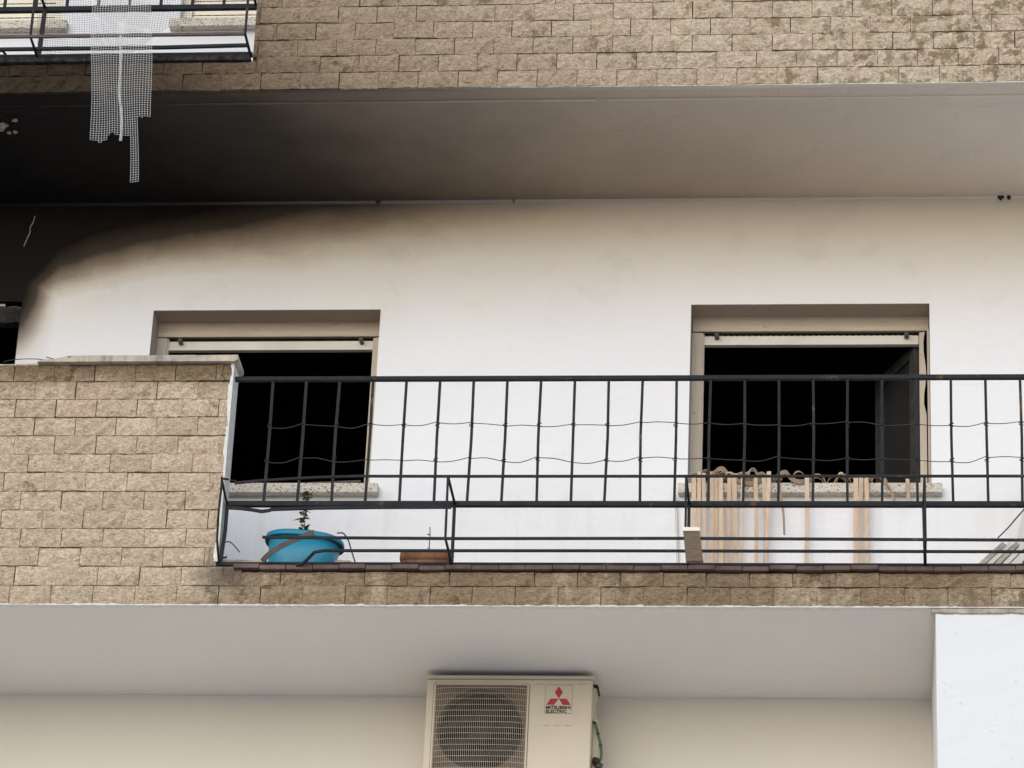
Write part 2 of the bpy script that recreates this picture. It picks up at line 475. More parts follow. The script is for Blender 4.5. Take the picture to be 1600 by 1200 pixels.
def boxobj(name, mat, parent, *a, bevel=0.0, label=None):
    bm = nb()
    box(bm, *a, bevel=bevel)
    return obj(name, bm, mat, parent, label=label)

def thing(name, label, cat, loc=(0, 0, 0), group=None):
    o = bpy.data.objects.new(name, None)
    COL.objects.link(o)
    o.location = loc
    o.empty_display_size = 0.1
    return tag(o, label, cat, group)

def tag(o, label, cat, group=None):
    o['label'] = label
    o['category'] = cat
    if group:
        o['group'] = group
    return o

FRONT = -1.15            # outer face of the balconies
Z_S0, Z_F0 = 8.006, 8.200     # lower balcony: soffit, floor edge
Z_S1, Z_F1 = 10.811, 11.000   # upper balcony
XL, XR = -9.0, 4.0

# ------------------------------------------------------------------ street
bm = nb()
s = 700.0
vs = [bm.verts.new(p) for p in ((-s, -s, 0), (s, -s, 0), (s, s, 0), (-s, s, 0))]
bm.faces.new(vs)
street = obj('street', bm, 'street')
street['kind'] = 'structure'

# ------------------------------------------------------------------ the building
B = thing('apartment_building', 'apartment building front with stone clad balconies, white walls and black soot from a fire', 'building', (0, 0, 0))

def wall_with_holes(name, mat, parent, x0, x1, z0, z1, holes, y=0.0, depth=0.30, label=None):
    xs = sorted({x0, x1} | {h[0] for h in holes} | {h[1] for h in holes} | {x0 + (x1 - x0) * i / 26 for i in range(27)})
    zs = sorted({z0, z1} | {h[2] for h in holes} | {h[3] for h in holes} | {z0 + (z1 - z0) * i / 6 for i in range(7)})
    bm = nb()
    V = {}
    def v(x, z, yy=y):
        k = (x, z, yy)
        if k not in V:
            V[k] = bm.verts.new((x, yy, z))
        return V[k]
    def hole(cx, cz):
        return any(h[0] < cx < h[1] and h[2] < cz < h[3] for h in holes)
    for a, b in zip(xs, xs[1:]):
        for c, d in zip(zs, zs[1:]):
            if not hole((a + b) / 2, (c + d) / 2):
                bm.faces.new((v(a, c), v(b, c), v(b, d), v(a, d)))
    for h in holes:
        for (a, c), (b, d) in (((h[0], h[2]), (h[0], h[3])), ((h[0], h[3]), (h[1], h[3])), ((h[1], h[3]), (h[1], h[2])), ((h[1], h[2]), (h[0], h[2]))):
            bm.faces.new([bm.verts.new(p) for p in ((a, y, c), (b, y, d), (b, y + depth, d), (a, y + depth, c))])
    # top, bottom, ends so that the wall is a solid leaf
    return obj(name, bm, mat, parent, label=label)

WL = (-3.702, -2.499, 9.10, 10.167)
WR = (-0.879, 0.346, 9.10, 10.186)
WB = (-5.610, -4.412, 9.10, 10.225)
UL = (-5.610, -4.375, 11.90, 13.00)
UR = (-3.715, -2.480, 11.90, 13.00)
UX = (-0.880, 0.346, 11.90, 13.00)
wall_with_holes('wall', 'wall', B, XL, XR, Z_F0 - 0.10, Z_S1, [WL, WR, WB], label='white rendered wall blackened by soot along its top')
wall_with_holes('wall', 'wall_plain', B, XL, XR, Z_F1 - 0.10, 13.62, [UL, UR, UX], label='white rendered wall of the floor above')
wall_with_holes('wall', 'lower_wall', B, XL, XR, 0.0, Z_S0, [], label='beige rendered wall below the lower balcony')
# building body behind
bm = nb()
box(bm, XL, XR, 4.2, 12.0, 0.0, 16.5)
obj('building_core', bm, 'wall_plain', B)
bm = nb()
box(bm, XL, XL + 0.2, 0.001, 4.2, 0.0, 16.5)
box(bm, XR - 0.2, XR, 0.001, 4.2, 0.0, 16.5)
obj('end_wall', bm, 'wall_plain', B)
wall_with_holes('wall', 'wall_plain', B, XL, XR, 13.80, 16.5, [])
# burnt rooms behind the windows
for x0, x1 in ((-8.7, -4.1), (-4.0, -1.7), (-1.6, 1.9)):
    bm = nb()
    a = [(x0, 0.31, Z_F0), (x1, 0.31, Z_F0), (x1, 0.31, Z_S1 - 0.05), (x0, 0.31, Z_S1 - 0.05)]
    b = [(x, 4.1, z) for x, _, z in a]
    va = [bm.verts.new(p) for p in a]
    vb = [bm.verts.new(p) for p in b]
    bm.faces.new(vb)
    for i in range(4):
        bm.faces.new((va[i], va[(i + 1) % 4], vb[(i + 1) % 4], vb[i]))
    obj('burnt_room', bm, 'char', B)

# ---- slabs
def soffit_slab(name, mat, z0, z1, label):
    bm = nb()
    nx, ny = 60, 8
    grid = {}
    for i in range(nx + 1):
        for j in range(ny + 1):
            x = XL + (XR - XL) * i / nx
            y = -1.122 + 1.42 * j / ny
            dz = noise.noise((x * 1.1, y * 1.6, z0)) * 0.004
            if j == 0:
                dz = 0.0
            grid[i, j] = bm.verts.new((x, y, z0 + dz))
    for i in range(nx):
        for j in range(ny):
            bm.faces.new((grid[i, j], grid[i, j + 1], grid[i + 1, j + 1], grid[i + 1, j]))
    top = [bm.verts.new(p) for p in ((XL, -1.122, z1), (XR, -1.122, z1), (XR, 0.298, z1), (XL, 0.298, z1))]
    bm.faces.new(top)
    front = [grid[i, 0] for i in range(nx + 1)]
    bm.faces.new(front + [top[1], top[0]])
    o = obj(name, bm, mat, B, smooth=False, label=label)
    return o
soffit_slab('balcony_slab', 'lower_soffit', Z_S0, Z_F0 - 0.028, 'lower balcony slab with plain grey soffit')
soffit_slab('balcony_slab', 'soffit', Z_S1, Z_F1 - 0.028, 'upper balcony slab with soot blackened soffit')
boxobj('balcony_slab', 'lower_soffit', B, XL, XR, -1.15, 0.298, 13.62, 13.80)  # unseen slab overhead, added for its effect on the facade light

# drip bead and plaster strip under the upper slab's edge
def ragged_line(name, mat, parent, x0, x1, y, z, hz, hy, gaps, step, seed):
    # narrow ledge of paint or plaster whose face looks outwards, broken here and there
    rng = random.Random(seed)
    bm = nb()
    x = x0
    while x < x1:
        n = rng.randint(4, 30)
        run = []
        for i in range(n):
            run.append((x, y + rng.uniform(-.0015, .0015), z + rng.uniform(-.0012, .0012)))
            x += step
        k = rng.uniform(0.75, 1.15)
        sweep(bm, run, (hz * k, hy), (0, 0, 1))
        x += rng.uniform(-0.9, gaps) * step - step * 0.5
    return obj(name, bm, mat, parent)
bmm = Mat('scraped_bead_plaster')
MT['bead'] = bmm.done(bmm.mix(1.0, (1.0, 0.87, 0.70), bmm.ramp(bmm.rng(bmm.pos()[1], -4.6, 0.6), [(0.0, 0.012), (0.2, 0.06), (0.38, 0.26), (0.6, 0.68), (1.0, 0.92)]), 'MULTIPLY'), 0.9)
ragged_line('drip_edge', 'bead', B, XL + 0.1, 3.9, -1.026, Z_S1 - 0.002, 0.0060, 0.0025, 0.3, 0.07, 1)
ragged_line('plaster_seam', 'bead', B, XL + 0.1, 3.9, -0.006, Z_S1 - 0.006, 0.0090, 0.0065, 0.2, 0.05, 2)

bmm = Mat('sooty_mortar')
MT['upper_mortar'] = bmm.done(bmm.mix(1.0, (0.80, 0.73, 0.62), bmm.ramp(bmm.rng(bmm.pos()[1], -3.2, -0.5), [(0.0, 0.06), (0.4, 0.30), (1.0, 1.0)]), 'MULTIPLY'), 0.95)
def mortar_lip(name, x0, x1, z, y, seed, hi=0.010, thin=1.0, mat='mortar'):
    """ragged smear of white mortar along the lowest course"""
    rng = random.Random(seed)
    bm = nb()
    n = int((x1 - x0) / 0.012)
    prev = None
    for i in range(n + 1):
        x = x0 + (x1 - x0) * i / n
        k_ = min(1.0, (x - x0) / 1.2) * thin if thin < 1 else 1.0
        h = k_ * max(0.0008, 0.001 + 0.006 * noise.noise((x * 6.0, seed, 0)) + hi * 0.7 * max(0, noise.noise((x * 23.0, seed, 3))) + rng.uniform(0, 0.002))
        cur = [bm.verts.new(p) for p in ((x, y + 0.03, z - 0.005 * k_), (x, y - 0.001 + 0.004 * (1 - k_), z - 0.003 * k_ + rng.uniform(-.001, .001)), (x, y - 0.002 + 0.006 * (1 - k_), z + h), (x, y + 0.03, z + h))]
        if prev:
            for k in range(3):
                bm.faces.new((prev[k], cur[k], cur[k + 1], prev[k + 1]))
        prev = cur
    return obj(name, bm, mat, B)
mortar_lip('mortar_edge', -2.9, 3.98, Z_S1, FRONT, 5, 0.004, 0.55, 'upper_mortar')
mortar_lip('mortar_edge', XL + 0.05, 3.98, Z_S0, FRONT, 9, 0.014)

# ---- bricks
def brick_variant(k):
    rng = random.Random(100 + k)
    bm = nb()
    nx, nz = 6, 3
    g = {}
    for i in range(nx + 1):
        for j in range(nz + 1):
            edge = i in (0, nx) or j in (0, nz)
            y = rng.uniform(-0.001, 0.006) if edge else rng.uniform(-0.010, 0.002)
            x = -0.5 + i / nx + (rng.uniform(-0.03, 0.03) if 0 < i < nx else rng.uniform(0.0, 0.008) * (1 if i == 0 else -1))
            z = -0.5 + j / nz + (rng.uniform(-0.06, 0.06) if 0 < j < nz else rng.uniform(0.0, 0.025) * (1 if j == 0 else -1))
            g[i, j] = bm.verts.new((x, y, z))
    for i in range(nx):
        for j in range(nz):
            bm.faces.new((g[i, j], g[i + 1, j], g[i + 1, j + 1], g[i, j + 1]))
    loop = [g[i, 0] for i in range(nx + 1)] + [g[nx, j] for j in range(1, nz + 1)] + [g[i, nz] for i in range(nx - 1, -1, -1)] + [g[0, j] for j in range(nz - 1, 0, -1)]
    back = [bm.verts.new((v.co.x, 0.034, v.co.z)) for v in loop]
    n = len(loop)
    for i in range(n):
        bm.faces.new((loop[i], back[i], back[(i + 1) % n], loop[(i + 1) % n]))
    bmesh.ops.recalc_face_normals(bm, faces=bm.faces[:])
    me = bpy.data.meshes.new('brick')
    bm.to_mesh(me)
    bm.free()
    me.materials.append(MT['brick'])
    for p in me.polygons:
        p.use_smooth = False
    return me
BRICKS = [brick_variant(k) for k in range(14)]
rb = random.Random(3)

def lay_course(parent, beyond, x0, x1, z0, h, joint, vis):
    """one course from x0 to x1; joint = x of one vertical joint; bricks inside vis=(xa, xb) are single parts"""
    W = 0.1995
    first = joint - math.ceil((joint - x0) / W) * W
    x = first
    while x < x1 - 0.004:
        a, b = max(x, x0), min(x + W, x1)
        x += W
        if b - a < 0.02:
            continue
        gap = rb.choice((0.0002, 0.0008, 0.0016, 0.0026, 0.0038))
        gz = rb.choice((0.0002, 0.0006, 0.0014, 0.0022, 0.0036))
        cx, cz = (a + b) / 2 + rb.uniform(-.0012, .0012), z0 + h / 2 + rb.uniform(-.0012, .0012)
        me = rb.choice(BRICKS)
        sc = Vector(((b - a - gap) * rb.choice((1, -1)) , 1.0, (h - gz)))
        loc = Vector((cx, FRONT + rb.uniform(-0.004, 0.004), cz))
        if b > vis[0] and a < vis[1]:
            o = bpy.data.objects.new('brick', me)
            COL.objects.link(o)
            o.location = loc
            o.scale = (abs(sc.x), 1.0, sc.z)
            o.parent = parent
        else:
            for p in me.polygons:
                vsn = [beyond.verts.new((me.vertices[i].co.x * abs(sc.x) + loc.x, me.vertices[i].co.y + loc.y, me.vertices[i].co.z * sc.z + loc.z)) for i in p.vertices]
                beyond.faces.new(vsn)

HB = 0.0977
XP = -3.018       # right end of the lower corner parapet
# lower balcony: parapet left of XP and two courses under the railing
par0 = boxobj('parapet', 'core', B, XL, XP - 0.008, -1.124, -1.03, Z_F0 - 0.02, 9.270, label='stone clad corner parapet with broken coping')
bey0 = nb()
J0 = [-3.902, -3.786, -3.881, -3.978, -3.881, -3.998, -3.889, -3.979, -3.86, -3.97, -3.875, -3.985, -3.90]
for r in range(13):
    h = HB if r < 12 else 9.268 - (Z_S0 + 12 * HB)
    z = Z_S0 + r * HB
    if r == 0:
        lay_course(par0, bey0, XL + 0.01, XR - 0.01, z, HB, -2.005, (-4.55, 1.05))
    elif r == 1:
        lay_course(par0, bey0, XL + 0.01, XP + 0.116, z, HB, J0[1], (-4.55, 1.05))
        lay_course(par0, bey0, XP + 0.116, XR - 0.01, z, HB - 0.026, -2.116, (-4.55, 1.05))
    else:
        lay_course(par0, bey0, XL + 0.01, XP - 0.006, z, h, J0[r], (-4.55, 1.05))
o = obj('brick_facing', bey0, 'brick', par0)
o['kind'] = 'stuff'
# upper balcony: two courses on the left, parapet to the right
XU = -3.066
par1 = boxobj('parapet', 'core', B, XU + 0.008, XR, -1.124, -1.03, Z_F1 - 0.02, 12.08, label='stone clad parapet of the upper balcony')
bey1 = nb()
for r in range(13):
    z = Z_S1 + 0.002 + r * HB
    vis = (-4.50, 1.0) if r < 6 else (99, 100)
    j = -3.007 if r % 2 == 0 else -2.912
    j += (0.0, 0.0, -0.027, -0.034, -0.03, -0.02, -0.03)[min(r, 6)]
    if r < 1:
        lay_course(par1, bey1, XL + 0.01, XR - 0.01, z, HB, j, vis)
    elif r == 1:
        lay_course(par1, bey1, XL + 0.01, XU + 0.03, z, HB - 0.03, j, vis)
        lay_course(par1, bey1, XU + 0.03, XR - 0.01, z, HB, j, vis)
    else:
        lay_course(par1, bey1, XU + 0.006, XR - 0.01, z, HB, j, vis)
o = obj('brick_facing', bey1, 'brick', par1)
o['kind'] = 'stuff'

# white plastered end of the lower parapet, with a ragged smear on its front edge
bm = nb()
prev = None
rg = random.Random(4)
for i in range(70):
    z = 8.225 + (9.268 - 8.225) * i / 69
    w = 0.014 + 0.012 * noise.noise((z * 13.0, 1.7, 0)) + 0.006 * noise.noise((z * 40.0, 3.1, 0)) + rg.uniform(0, 0.004)
    cur = [bm.verts.new(p) for p in ((XP - w, -1.140, z), (XP - w, FRONT - 0.006, z), (XP, FRONT - 0.004, z), (XP + 0.002, -1.028, z), (XP - 0.012, -1.028, z))]
    if prev:
        for k in range(4):
            bm.faces.new((prev[k], prev[k + 1], cur[k + 1], cur[k]))
    prev = cur
obj('end_plaster', bm, 'mortar', par0, label='white plaster edge of the parapet end')
bm = nb()
prism(bm, [(XU + 0.002, Z_F1), (XU + 0.009, Z_F1), (XU + 0.009, 12.08), (XU + 0.002, 12.08)], -1.120, -1.03)
obj('end_plaster', bm, 'mortar', par1)
# coping of the corner parapet: broken away at its left
bm = nb()
prism(bm, [(-3.985, 9.270), (-3.96, 9.283), (-3.90, 9.287), (-3.862, 9.295), (-3.835, 9.302), (-3.70, 9.3035), (-3.40, 9.3025), (-3.21, 9.304), (-3.205, 9.3025), (-2.999, 9.304), (-2.997, 9.280), (-3.012, 9.270)], -1.178, -1.005)
obj('coping', bm, 'coping', par0, label='grey stone coping broken off at one end')
bm = nb()
prev = None
for i in range(50):
    x = XL + 0.02 + (-3.85 - XL) * i / 49
    h = 0.008 + 0.012 * abs(noise.noise((x * 7, 0, 2)))
    cur = [bm.verts.new(p) for p in ((x, -1.145, 9.262), (x, -1.14, 9.268 + h), (x, -1.03, 9.270 + h * .8), (x, -1.028, 9.262))]
    if prev:
        for k in range(3):
            bm.faces.new((prev[k], prev[k + 1], cur[k + 1], cur[k]))
    prev = cur
obj('bedding_mortar', bm, 'rubble', par0)

# brown tile nosing along the lower balcony floor
rt = random.Random(8)
x = -2.94
while x < 3.85:
    w = 0.1255 + rt.uniform(-.001, .001)
    bm = nb()
    dz = rt.uniform(-0.0035, 0.0025)
    y0 = -1.171 + rt.uniform(-.006, .004)
    box(bm, x + .0012, x + w - .0012, y0, -0.98, Z_F0 - 0.018 + dz, Z_F0 + 0.004 + dz, bevel=0.004)
    obj('floor_tile', bm, 'tile', B)
    x += w
boxobj('tile_bed', 'core', B, -2.935, 3.9, -1.162, -0.985, Z_F0 - 0.014, Z_F0 - 0.003)
boxobj('floor_screed', 'rubble', B, XL, XR, -0.981, -0.001, Z_F0 - 0.03, Z_F0 + 0.001)
# dark edge tiles of the upper balcony
x = XL + 0.05
while x < XU - 0.02:
    w = 0.21
    bm = nb()
    box(bm, x + .001, min(x + w, XU + 0.05) - .001, -1.166, -0.98, Z_F1 - 0.016 + rt.uniform(-.002, .002), Z_F1 + 0.012, bevel=0.003)
    obj('floor_tile', bm, 'charred_wood', B)
    x += w
boxobj('floor_screed', 'rubble', B, XL, XR, -0.981, -0.001, Z_F1 - 0.03, Z_F1 + 0.001)

# pillar wall at the right of the lower storey
bm = nb()
pts = [(0.333, 0.0)]
N_ = 40
left = [(0.333 + 0.0035 * noise.noise((0.3, i * 0.9, 0)), 7.985 * i / N_) for i in range(N_ + 1)]
outline = left + [(XR, 7.985), (XR, 0.0)]
prism(bm, outline[::-1], -1.138, -0.002)
obj('pillar_wall', bm, 'pillar', B, label='rough white wall end under the lower balcony')
bm = nb()
prev = None
for i in range(120):
    x = 0.31 + 1.7 * i / 119
    h = 0.006 * noise.noise((x * 14, 5, 0)) + 0.004 * noise.noise((x * 41, 2, 0))
    cur = [bm.verts.new(p) for p in ((x, -1.13, 7.972 + h), (x, -1.147, 7.980 + h), (x, -1.149 + h * .3, 7.999), (x, -1.12, 8.004))]
    if prev:
        for k in range(3):
            bm.faces.new((prev[k], cur[k], cur[k + 1], prev[k + 1]))
    prev = cur
obj('mortar_joint', bm, 'rubble', B)

# paint flakes hanging from the blackened soffit, dark marks beside the seam
rf = random.Random(12)
for cx, cy, sx in ((-4.392, -0.836, 0.030), (-4.314, -0.886, 0.016), (-4.375, -0.765, 0.012), (-4.345, -0.770, 0.010), (-4.42, -0.80, 0.02)):
    bm = nb()
    n = 9
    ring = [bm.verts.new((cx + math.cos(6.283 * k / n) * sx * rf.uniform(.4, 1.6), cy + math.sin(6.283 * k / n) * sx * 0.8 * rf.uniform(.5, 1.3), Z_S1 - 0.008 - rf.uniform(0, .006))) for k in range(n)]
    topv = [bm.verts.new((v.co.x, v.co.y, Z_S1 + 0.006)) for v in ring]
    bm.faces.new(ring)
    for k in range(n):
        bm.faces.new((ring[k], ring[(k + 1) % n], topv[(k + 1) % n], topv[k]))
    obj('paint_flake', bm, 'rubble', B)
for cx in (0.722, 0.764):
    bm = nb()
    n = 10
    ring = [bm.verts.new((cx + math.cos(6.283 * k / n) * 0.014 * rf.uniform(.4, 1.5), -0.0145 - 0.003 * rf.random(), Z_S1 - 0.012 + math.sin(6.283 * k / n) * 0.015 * rf.uniform(.6, 1.4))) for k in range(n)]
    cen = bm.verts.new((cx, -0.019, Z_S1 - 0.012))
    for k in range(n):
        bm.faces.new((ring[k], ring[(k + 1) % n], cen))
    obj('dark_mark', bm, 'char', B)
# hairline crack with bared plaster on the black wall
bm = nb()
sweep(bm, [(-4.395, -0.001, 10.74), (-4.402, -0.001, 10.70), (-4.415, -0.001, 10.67), (-4.412, -0.001, 10.64), (-4.428, -0.001, 10.59), (-4.437, -0.001, 10.555)], (0.0022, 0.0015), (1, 0, 0))
obj('wall_crack', bm, 'rubble', B)

# ------------------------------------------------------------------ windows
def sill(parent, x0, x1, ztop, zbot, name='sill'):
    bm = nb()
    box(bm, x0, x1, -0.052, 0.15, zbot, ztop, bevel=0.005)
    return obj(name, bm, 'terrazzo', parent)

def burnt_window(hole, name_label, sash=False, splits=False, seed=1):
    x0, x1, z0, z1 = hole
    w = boxobj('window', 'head', B, x0 + 0.002, x1 - 0.002, 0.142, 0.19, z1 - 0.075, z1 + 0.004, label=name_label)   # shutter box board
    # a bead along the lower edge of the board
    boxobj('box_moulding', 'head', w, x0 + 0.003, x1 - 0.003, 0.134, 0.142, z1 - 0.088, z1 - 0.055, bevel=0.003)
    rw = random.Random(seed)
    for side in (0, 1):
        bm = nb()
        if side == 0:
            box(bm, x0 + 0.001, x0 + 0.056, 0.145, 0.20, z0 + 0.04, z1 - 0.088, bevel=0.003)
            box(bm, x0 + 0.056, x0 + 0.064, 0.155, 0.20, z0 + 0.04, z1 - 0.088)
            obj('jamb', bm, 'frame', w)
        else:
            box(bm, x1 - 0.012, x1 - 0.001, 0.120, 0.20, z0 + 0.04, z1 - 0.088)
            obj('jamb', bm, 'frame', w)
            bm = nb()
            # warped cover strip torn from the jamb
            n = 16
            prev = None
            for i in range(n + 1):
                z = z0 + 0.045 + (z1 - 0.090 - z0 - 0.045) * i / n
                k = i / n
                wob = (0.007 * math.sin(k * 19) * (k > 0.5) if splits else 0.0)
                xa, xb = x1 - 0.052, x1 - 0.018 + wob - (0.006 if splits and k > 0.55 else 0.0)
                cur = [bm.verts.new(p) for p in ((xa, 0.150, z), (xb, 0.143 - abs(wob), z), (xb, 0.16, z), (xa, 0.19, z))]
                if prev:
                    for q in range(4):
                        bm.faces.new((prev[q], prev[(q + 1) % 4], cur[(q + 1) % 4], cur[q]))
                prev = cur
            obj('cover_strip', bm, 'frame', w)
    # raised roller shutter: only its end bar shows
    zb = z1 - 0.145
    boxobj('shutter_bar', 'shutter', w, x0 + 0.062, x1 - 0.054, 0.166, 0.184, zb, zb + 0.046, bevel=0.003)
    boxobj('shutter_lip', 'shutter', w, x0 + 0.062, x1 - 0.054, 0.158, 0.190, zb - 0.010, zb + 0.002, bevel=0.002)
    boxobj('shutter_gap', 'slot', w, x0 + 0.062, x1 - 0.054, 0.180, 0.186, zb + 0.044, zb + 0.062)
    if splits:
        for k in range(34):
            xx = x0 + 0.085 + k * 0.0315
            boxobj('slat_slot', 'shutter', w, xx, xx + 0.014, 0.176, 0.181, zb + 0.048, zb + 0.053)
    for fx in (0.105, 0.905):
        xx = x0 + (x1 - x0) * fx
        bm = nb()
        sweep(bm, [(xx, 0.168, zb + 0.034), (xx, 0.128, zb + 0.036)], (0.012,), n=10)
        sweep(bm, [(xx, 0.1285, zb + 0.036), (xx, 0.1225, zb + 0.036)], (0.005,), n=8)
        obj('stopper', bm, 'strapmetal', w)
    sill(w, x0 - 0.045, x1 + 0.052, 9.146, 9.092)
    # lower frame member just above the sill, scorched
    boxobj('frame_bottom', 'sash', w, x0 + 0.064, x1 - 0.054, 0.165, 0.20, z0 + 0.046, z0 + 0.075)
    return w
wl = burnt_window(WL, 'burnt out window behind the stone parapet', seed=1)
bm = nb()
sweep(bm, [(-3.13, 0.09, 9.205), (-3.09, 0.085, 9.190), (-2.56, 0.10, 9.222)], (0.008, 0.004), (0, 0.3, 1))
obj('loose_rail', bm, 'strapmetal', wl)
wr = burnt_window(WR, 'burnt out window with pale strips hanging over its sill', splits=True, seed=2)
# inward-opened casement of the right window, blackened
hx, hy, lx, ly = 0.285, 0.205, 0.085, 0.63
dv = Vector((lx - hx, ly - hy, 0))
L = dv.length
d = dv / L
nv = Vector((-d.y, d.x, 0))
def leaf_box(bm, s0, s1, t0, t1, z0, z1):
    ps = []
    for z in (z0, z1):
        for s_, t_ in ((s0, t0), (s1, t0), (s1, t1), (s0, t1)):
            q = Vector((hx, hy, 0)) + d * s_ + nv * t_
            ps.append(bm.verts.new((q.x, q.y, z)))
    for f in ((0, 3, 2, 1), (4, 5, 6, 7), (0, 1, 5, 4), (1, 2, 6, 5), (2, 3, 7, 6), (3, 0, 4, 7)):
        bm.faces.new([ps[i] for i in f])
bm = nb()
leaf_box(bm, 0, L, -0.018, 0.018, 9.99, 10.05)
leaf_box(bm, 0, L, -0.018, 0.018, 9.165, 9.235)
leaf_box(bm, 0, 0.06, -0.018, 0.018, 9.235, 9.99)
leaf_box(bm, L - 0.06, L, -0.018, 0.018, 9.235, 9.99)
obj('casement', bm, 'sash', wr)
bm = nb()
leaf_box(bm, 0.055, L - 0.055, -0.003, 0.003, 9.23, 9.995)
obj('pane', bm, 'glass', wr)

# the burnt-out opening at the far left
wb3 = boxobj('window', 'charred_wood', B, WB[0], WB[1] - 0.003, 0.09, 0.16, WB[3] - 0.075, WB[3] - 0.03, label='charred window opening the fire came out of')
rg = random.Random(21)
bm = nb()
prev = None
for i in range(40):
    x = WB[0] + (WB[1] - 0.004 - WB[0]) * i / 39
    a = 0.010 * noise.noise((x * 20, 0, 0)) + rg.uniform(-.004, .004)
    cur = [bm.verts.new(p) for p in ((x, 0.03, WB[3] - 0.012 + a), (x, 0.02, WB[3] - 0.030 + a * 1.6), (x, 0.075, WB[3] - 0.085 + a), (x, 0.09, WB[3] - 0.06))]
    if prev:
        for k in range(4):
            bm.faces.new((prev[k], prev[(k + 1) % 4], cur[(k + 1) % 4], cur[k]))
    prev = cur
obj('charred_lintel', bm, 'charred_wood', wb3)
bm = nb()
box(bm, -4.62, -4.505, 0.012, 0.03, WB[3] - 0.022, WB[3] - 0.009)
obj('bared_plaster', bm, 'rubble', wb3)
sill(wb3, WB[0] - .05, WB[1] + .045, 9.146, 9.092)
boxobj('jamb', 'charred_wood', wb3, WB[1] - 0.03, WB[1] - 0.002, 0.10, 0.2, 9.15, WB[3] - 0.08)

# upper floor: closed cream roller shutters
def shutter_window(hole, first):
    x0, x1, z0, z1 = hole
    w = boxobj('window', 'cream', B, x0 + 0.002, x1 - 0.002, 0.09, 0.14, z1 - 0.16, z1 - 0.002, label='closed cream roller shutter on the floor above')
    for a, b in ((x0 + 0.001, x0 + 0.055), (x1 - 0.055, x1 - 0.001)):
        boxobj('shutter_guide', 'cream', w, a, b, 0.055, 0.10, z0 + 0.045, z1 - 0.16)
    z = z0 + 0.047
    k = 0
    while z < z1 - 0.2:
        bm = nb()
        h = 0.046
        prism(bm, [(0, 0)] * 0 or [(x0 + 0.056, z + 0.001), (x1 - 0.056, z + 0.001), (x1 - 0.056, z + h - 0.006), (x0 + 0.056, z + h - 0.006)], 0.072, 0.084)
        s_ = obj('slat', bm, 'cream', w)
        bm = nb()
        xx = x0 + 0.075
        while xx < x1 - 0.09:
            box(bm, xx + (0.01 if k % 2 else 0), xx + 0.022 + (0.01 if k % 2 else 0), 0.075, 0.0835, z + h - 0.0058, z + h + 0.0008)
            xx += 0.046
        obj('slat_slot', bm, 'slot', s_)['kind'] = 'stuff'
        z += h
        k += 1
    sill(w, x0 - 0.045, x1 + 0.045, z0 + 0.045, z0 - 0.008)
    return w
shutter_window(UL, True)
shutter_window(UR, False)
shutter_window(UX, False)

# ------------------------------------------------------------------ railings
def bar(name, parent, pts, hx_, hy_, w=(0, 0, 1), mat='iron', bevel=False):
    bm = nb()
    sweep(bm, pts, (hx_, hy_), w)
    return obj(name, bm, mat, parent)

R0 = thing('balcony_railing', 'black iron railing with a low flower box rack, fixed between corner parapet and wall end', 'railing', (-0.6, -1.10, Z_F0))
yr = -1.10
bm = nb()
box(bm, -3.018, 3.98, yr - 0.012, yr + 0.012, 9.198, 9.220, bevel=0.003)
obj('top_rail', bm, 'iron', R0)
bm = nb()
box(bm, -3.004, 3.98, yr - 0.013, yr + 0.013, 8.533, 8.559, bevel=0.003)
obj('bottom_rail', bm, 'iron', R0)
bm = nb()
box(bm, -3.020, 3.98, -1.150, -1.132, 8.207, 8.226, bevel=0.003)
obj('base_bar', bm, 'iron', R0)
rr = random.Random(17)
balusters = []
x = -2.832
while x < 3.9:
    balusters.append(x)
    dx = rr.uniform(-.003, .003)
    bar('baluster', R0, [(x + dx, yr, 8.555), (x + rr.uniform(-.004, .004), yr + rr.uniform(-.002, .002), 8.9), (x, yr, 9.198)], 0.0062, 0.0062, (1, 0, 0))
    x += 0.16255
yo, yo2 = -1.412, -1.402
# outer bars of the flower box rack
bar('rack_bar', R0, [(-2.93, -1.350, 8.540), (-2.80, -1.368, 8.545), (-2.55, -1.395, 8.548), (-2.33, yo, 8.547), (-1.9, yo, 8.546), (3.98, yo, 8.547)], 0.0055, 0.005)
bar('rack_bar', R0, [(-2.766, yo2 - .012, 8.234), (-1.9, yo2, 8.234), (-0.8, yo2 - .004, 8.235), (0.6, yo2, 8.231), (3.98, yo2 + .006, 8.228)], 0.0058, 0.0055)
bar('rack_bar', R0, [(-2.640, -1.168, 8.198), (-2.60, -1.19, 8.205), (-2.545, -1.252, 8.230), (-2.50, -1.262, 8.234), (-1.2, -1.266, 8.234), (3.98, -1.262, 8.233)], 0.0058, 0.0055)
for i, bx_ in enumerate((-1.916, -0.809, 0.284, 1.38, 2.48, 3.58)):
    bar('rack_post', R0, [(bx_, yr - 0.012, 8.53), (bx_ + 0.004, -1.130, 8.22)], 0.0075, 0.006, (1, 0, 0))
    bm = nb()
    sweep(bm, [(bx_, yr - 0.010, 8.545), (bx_, yo, 8.546), (bx_ + 0.002, yo2, 8.234), (bx_ + 0.003, -1.262, 8.231), (bx_ + 0.003, -1.135, 8.216)], (0.0055, 0.0045), (1, 0, 0))
    obj('rack_bracket', bm, 'iron', R0)
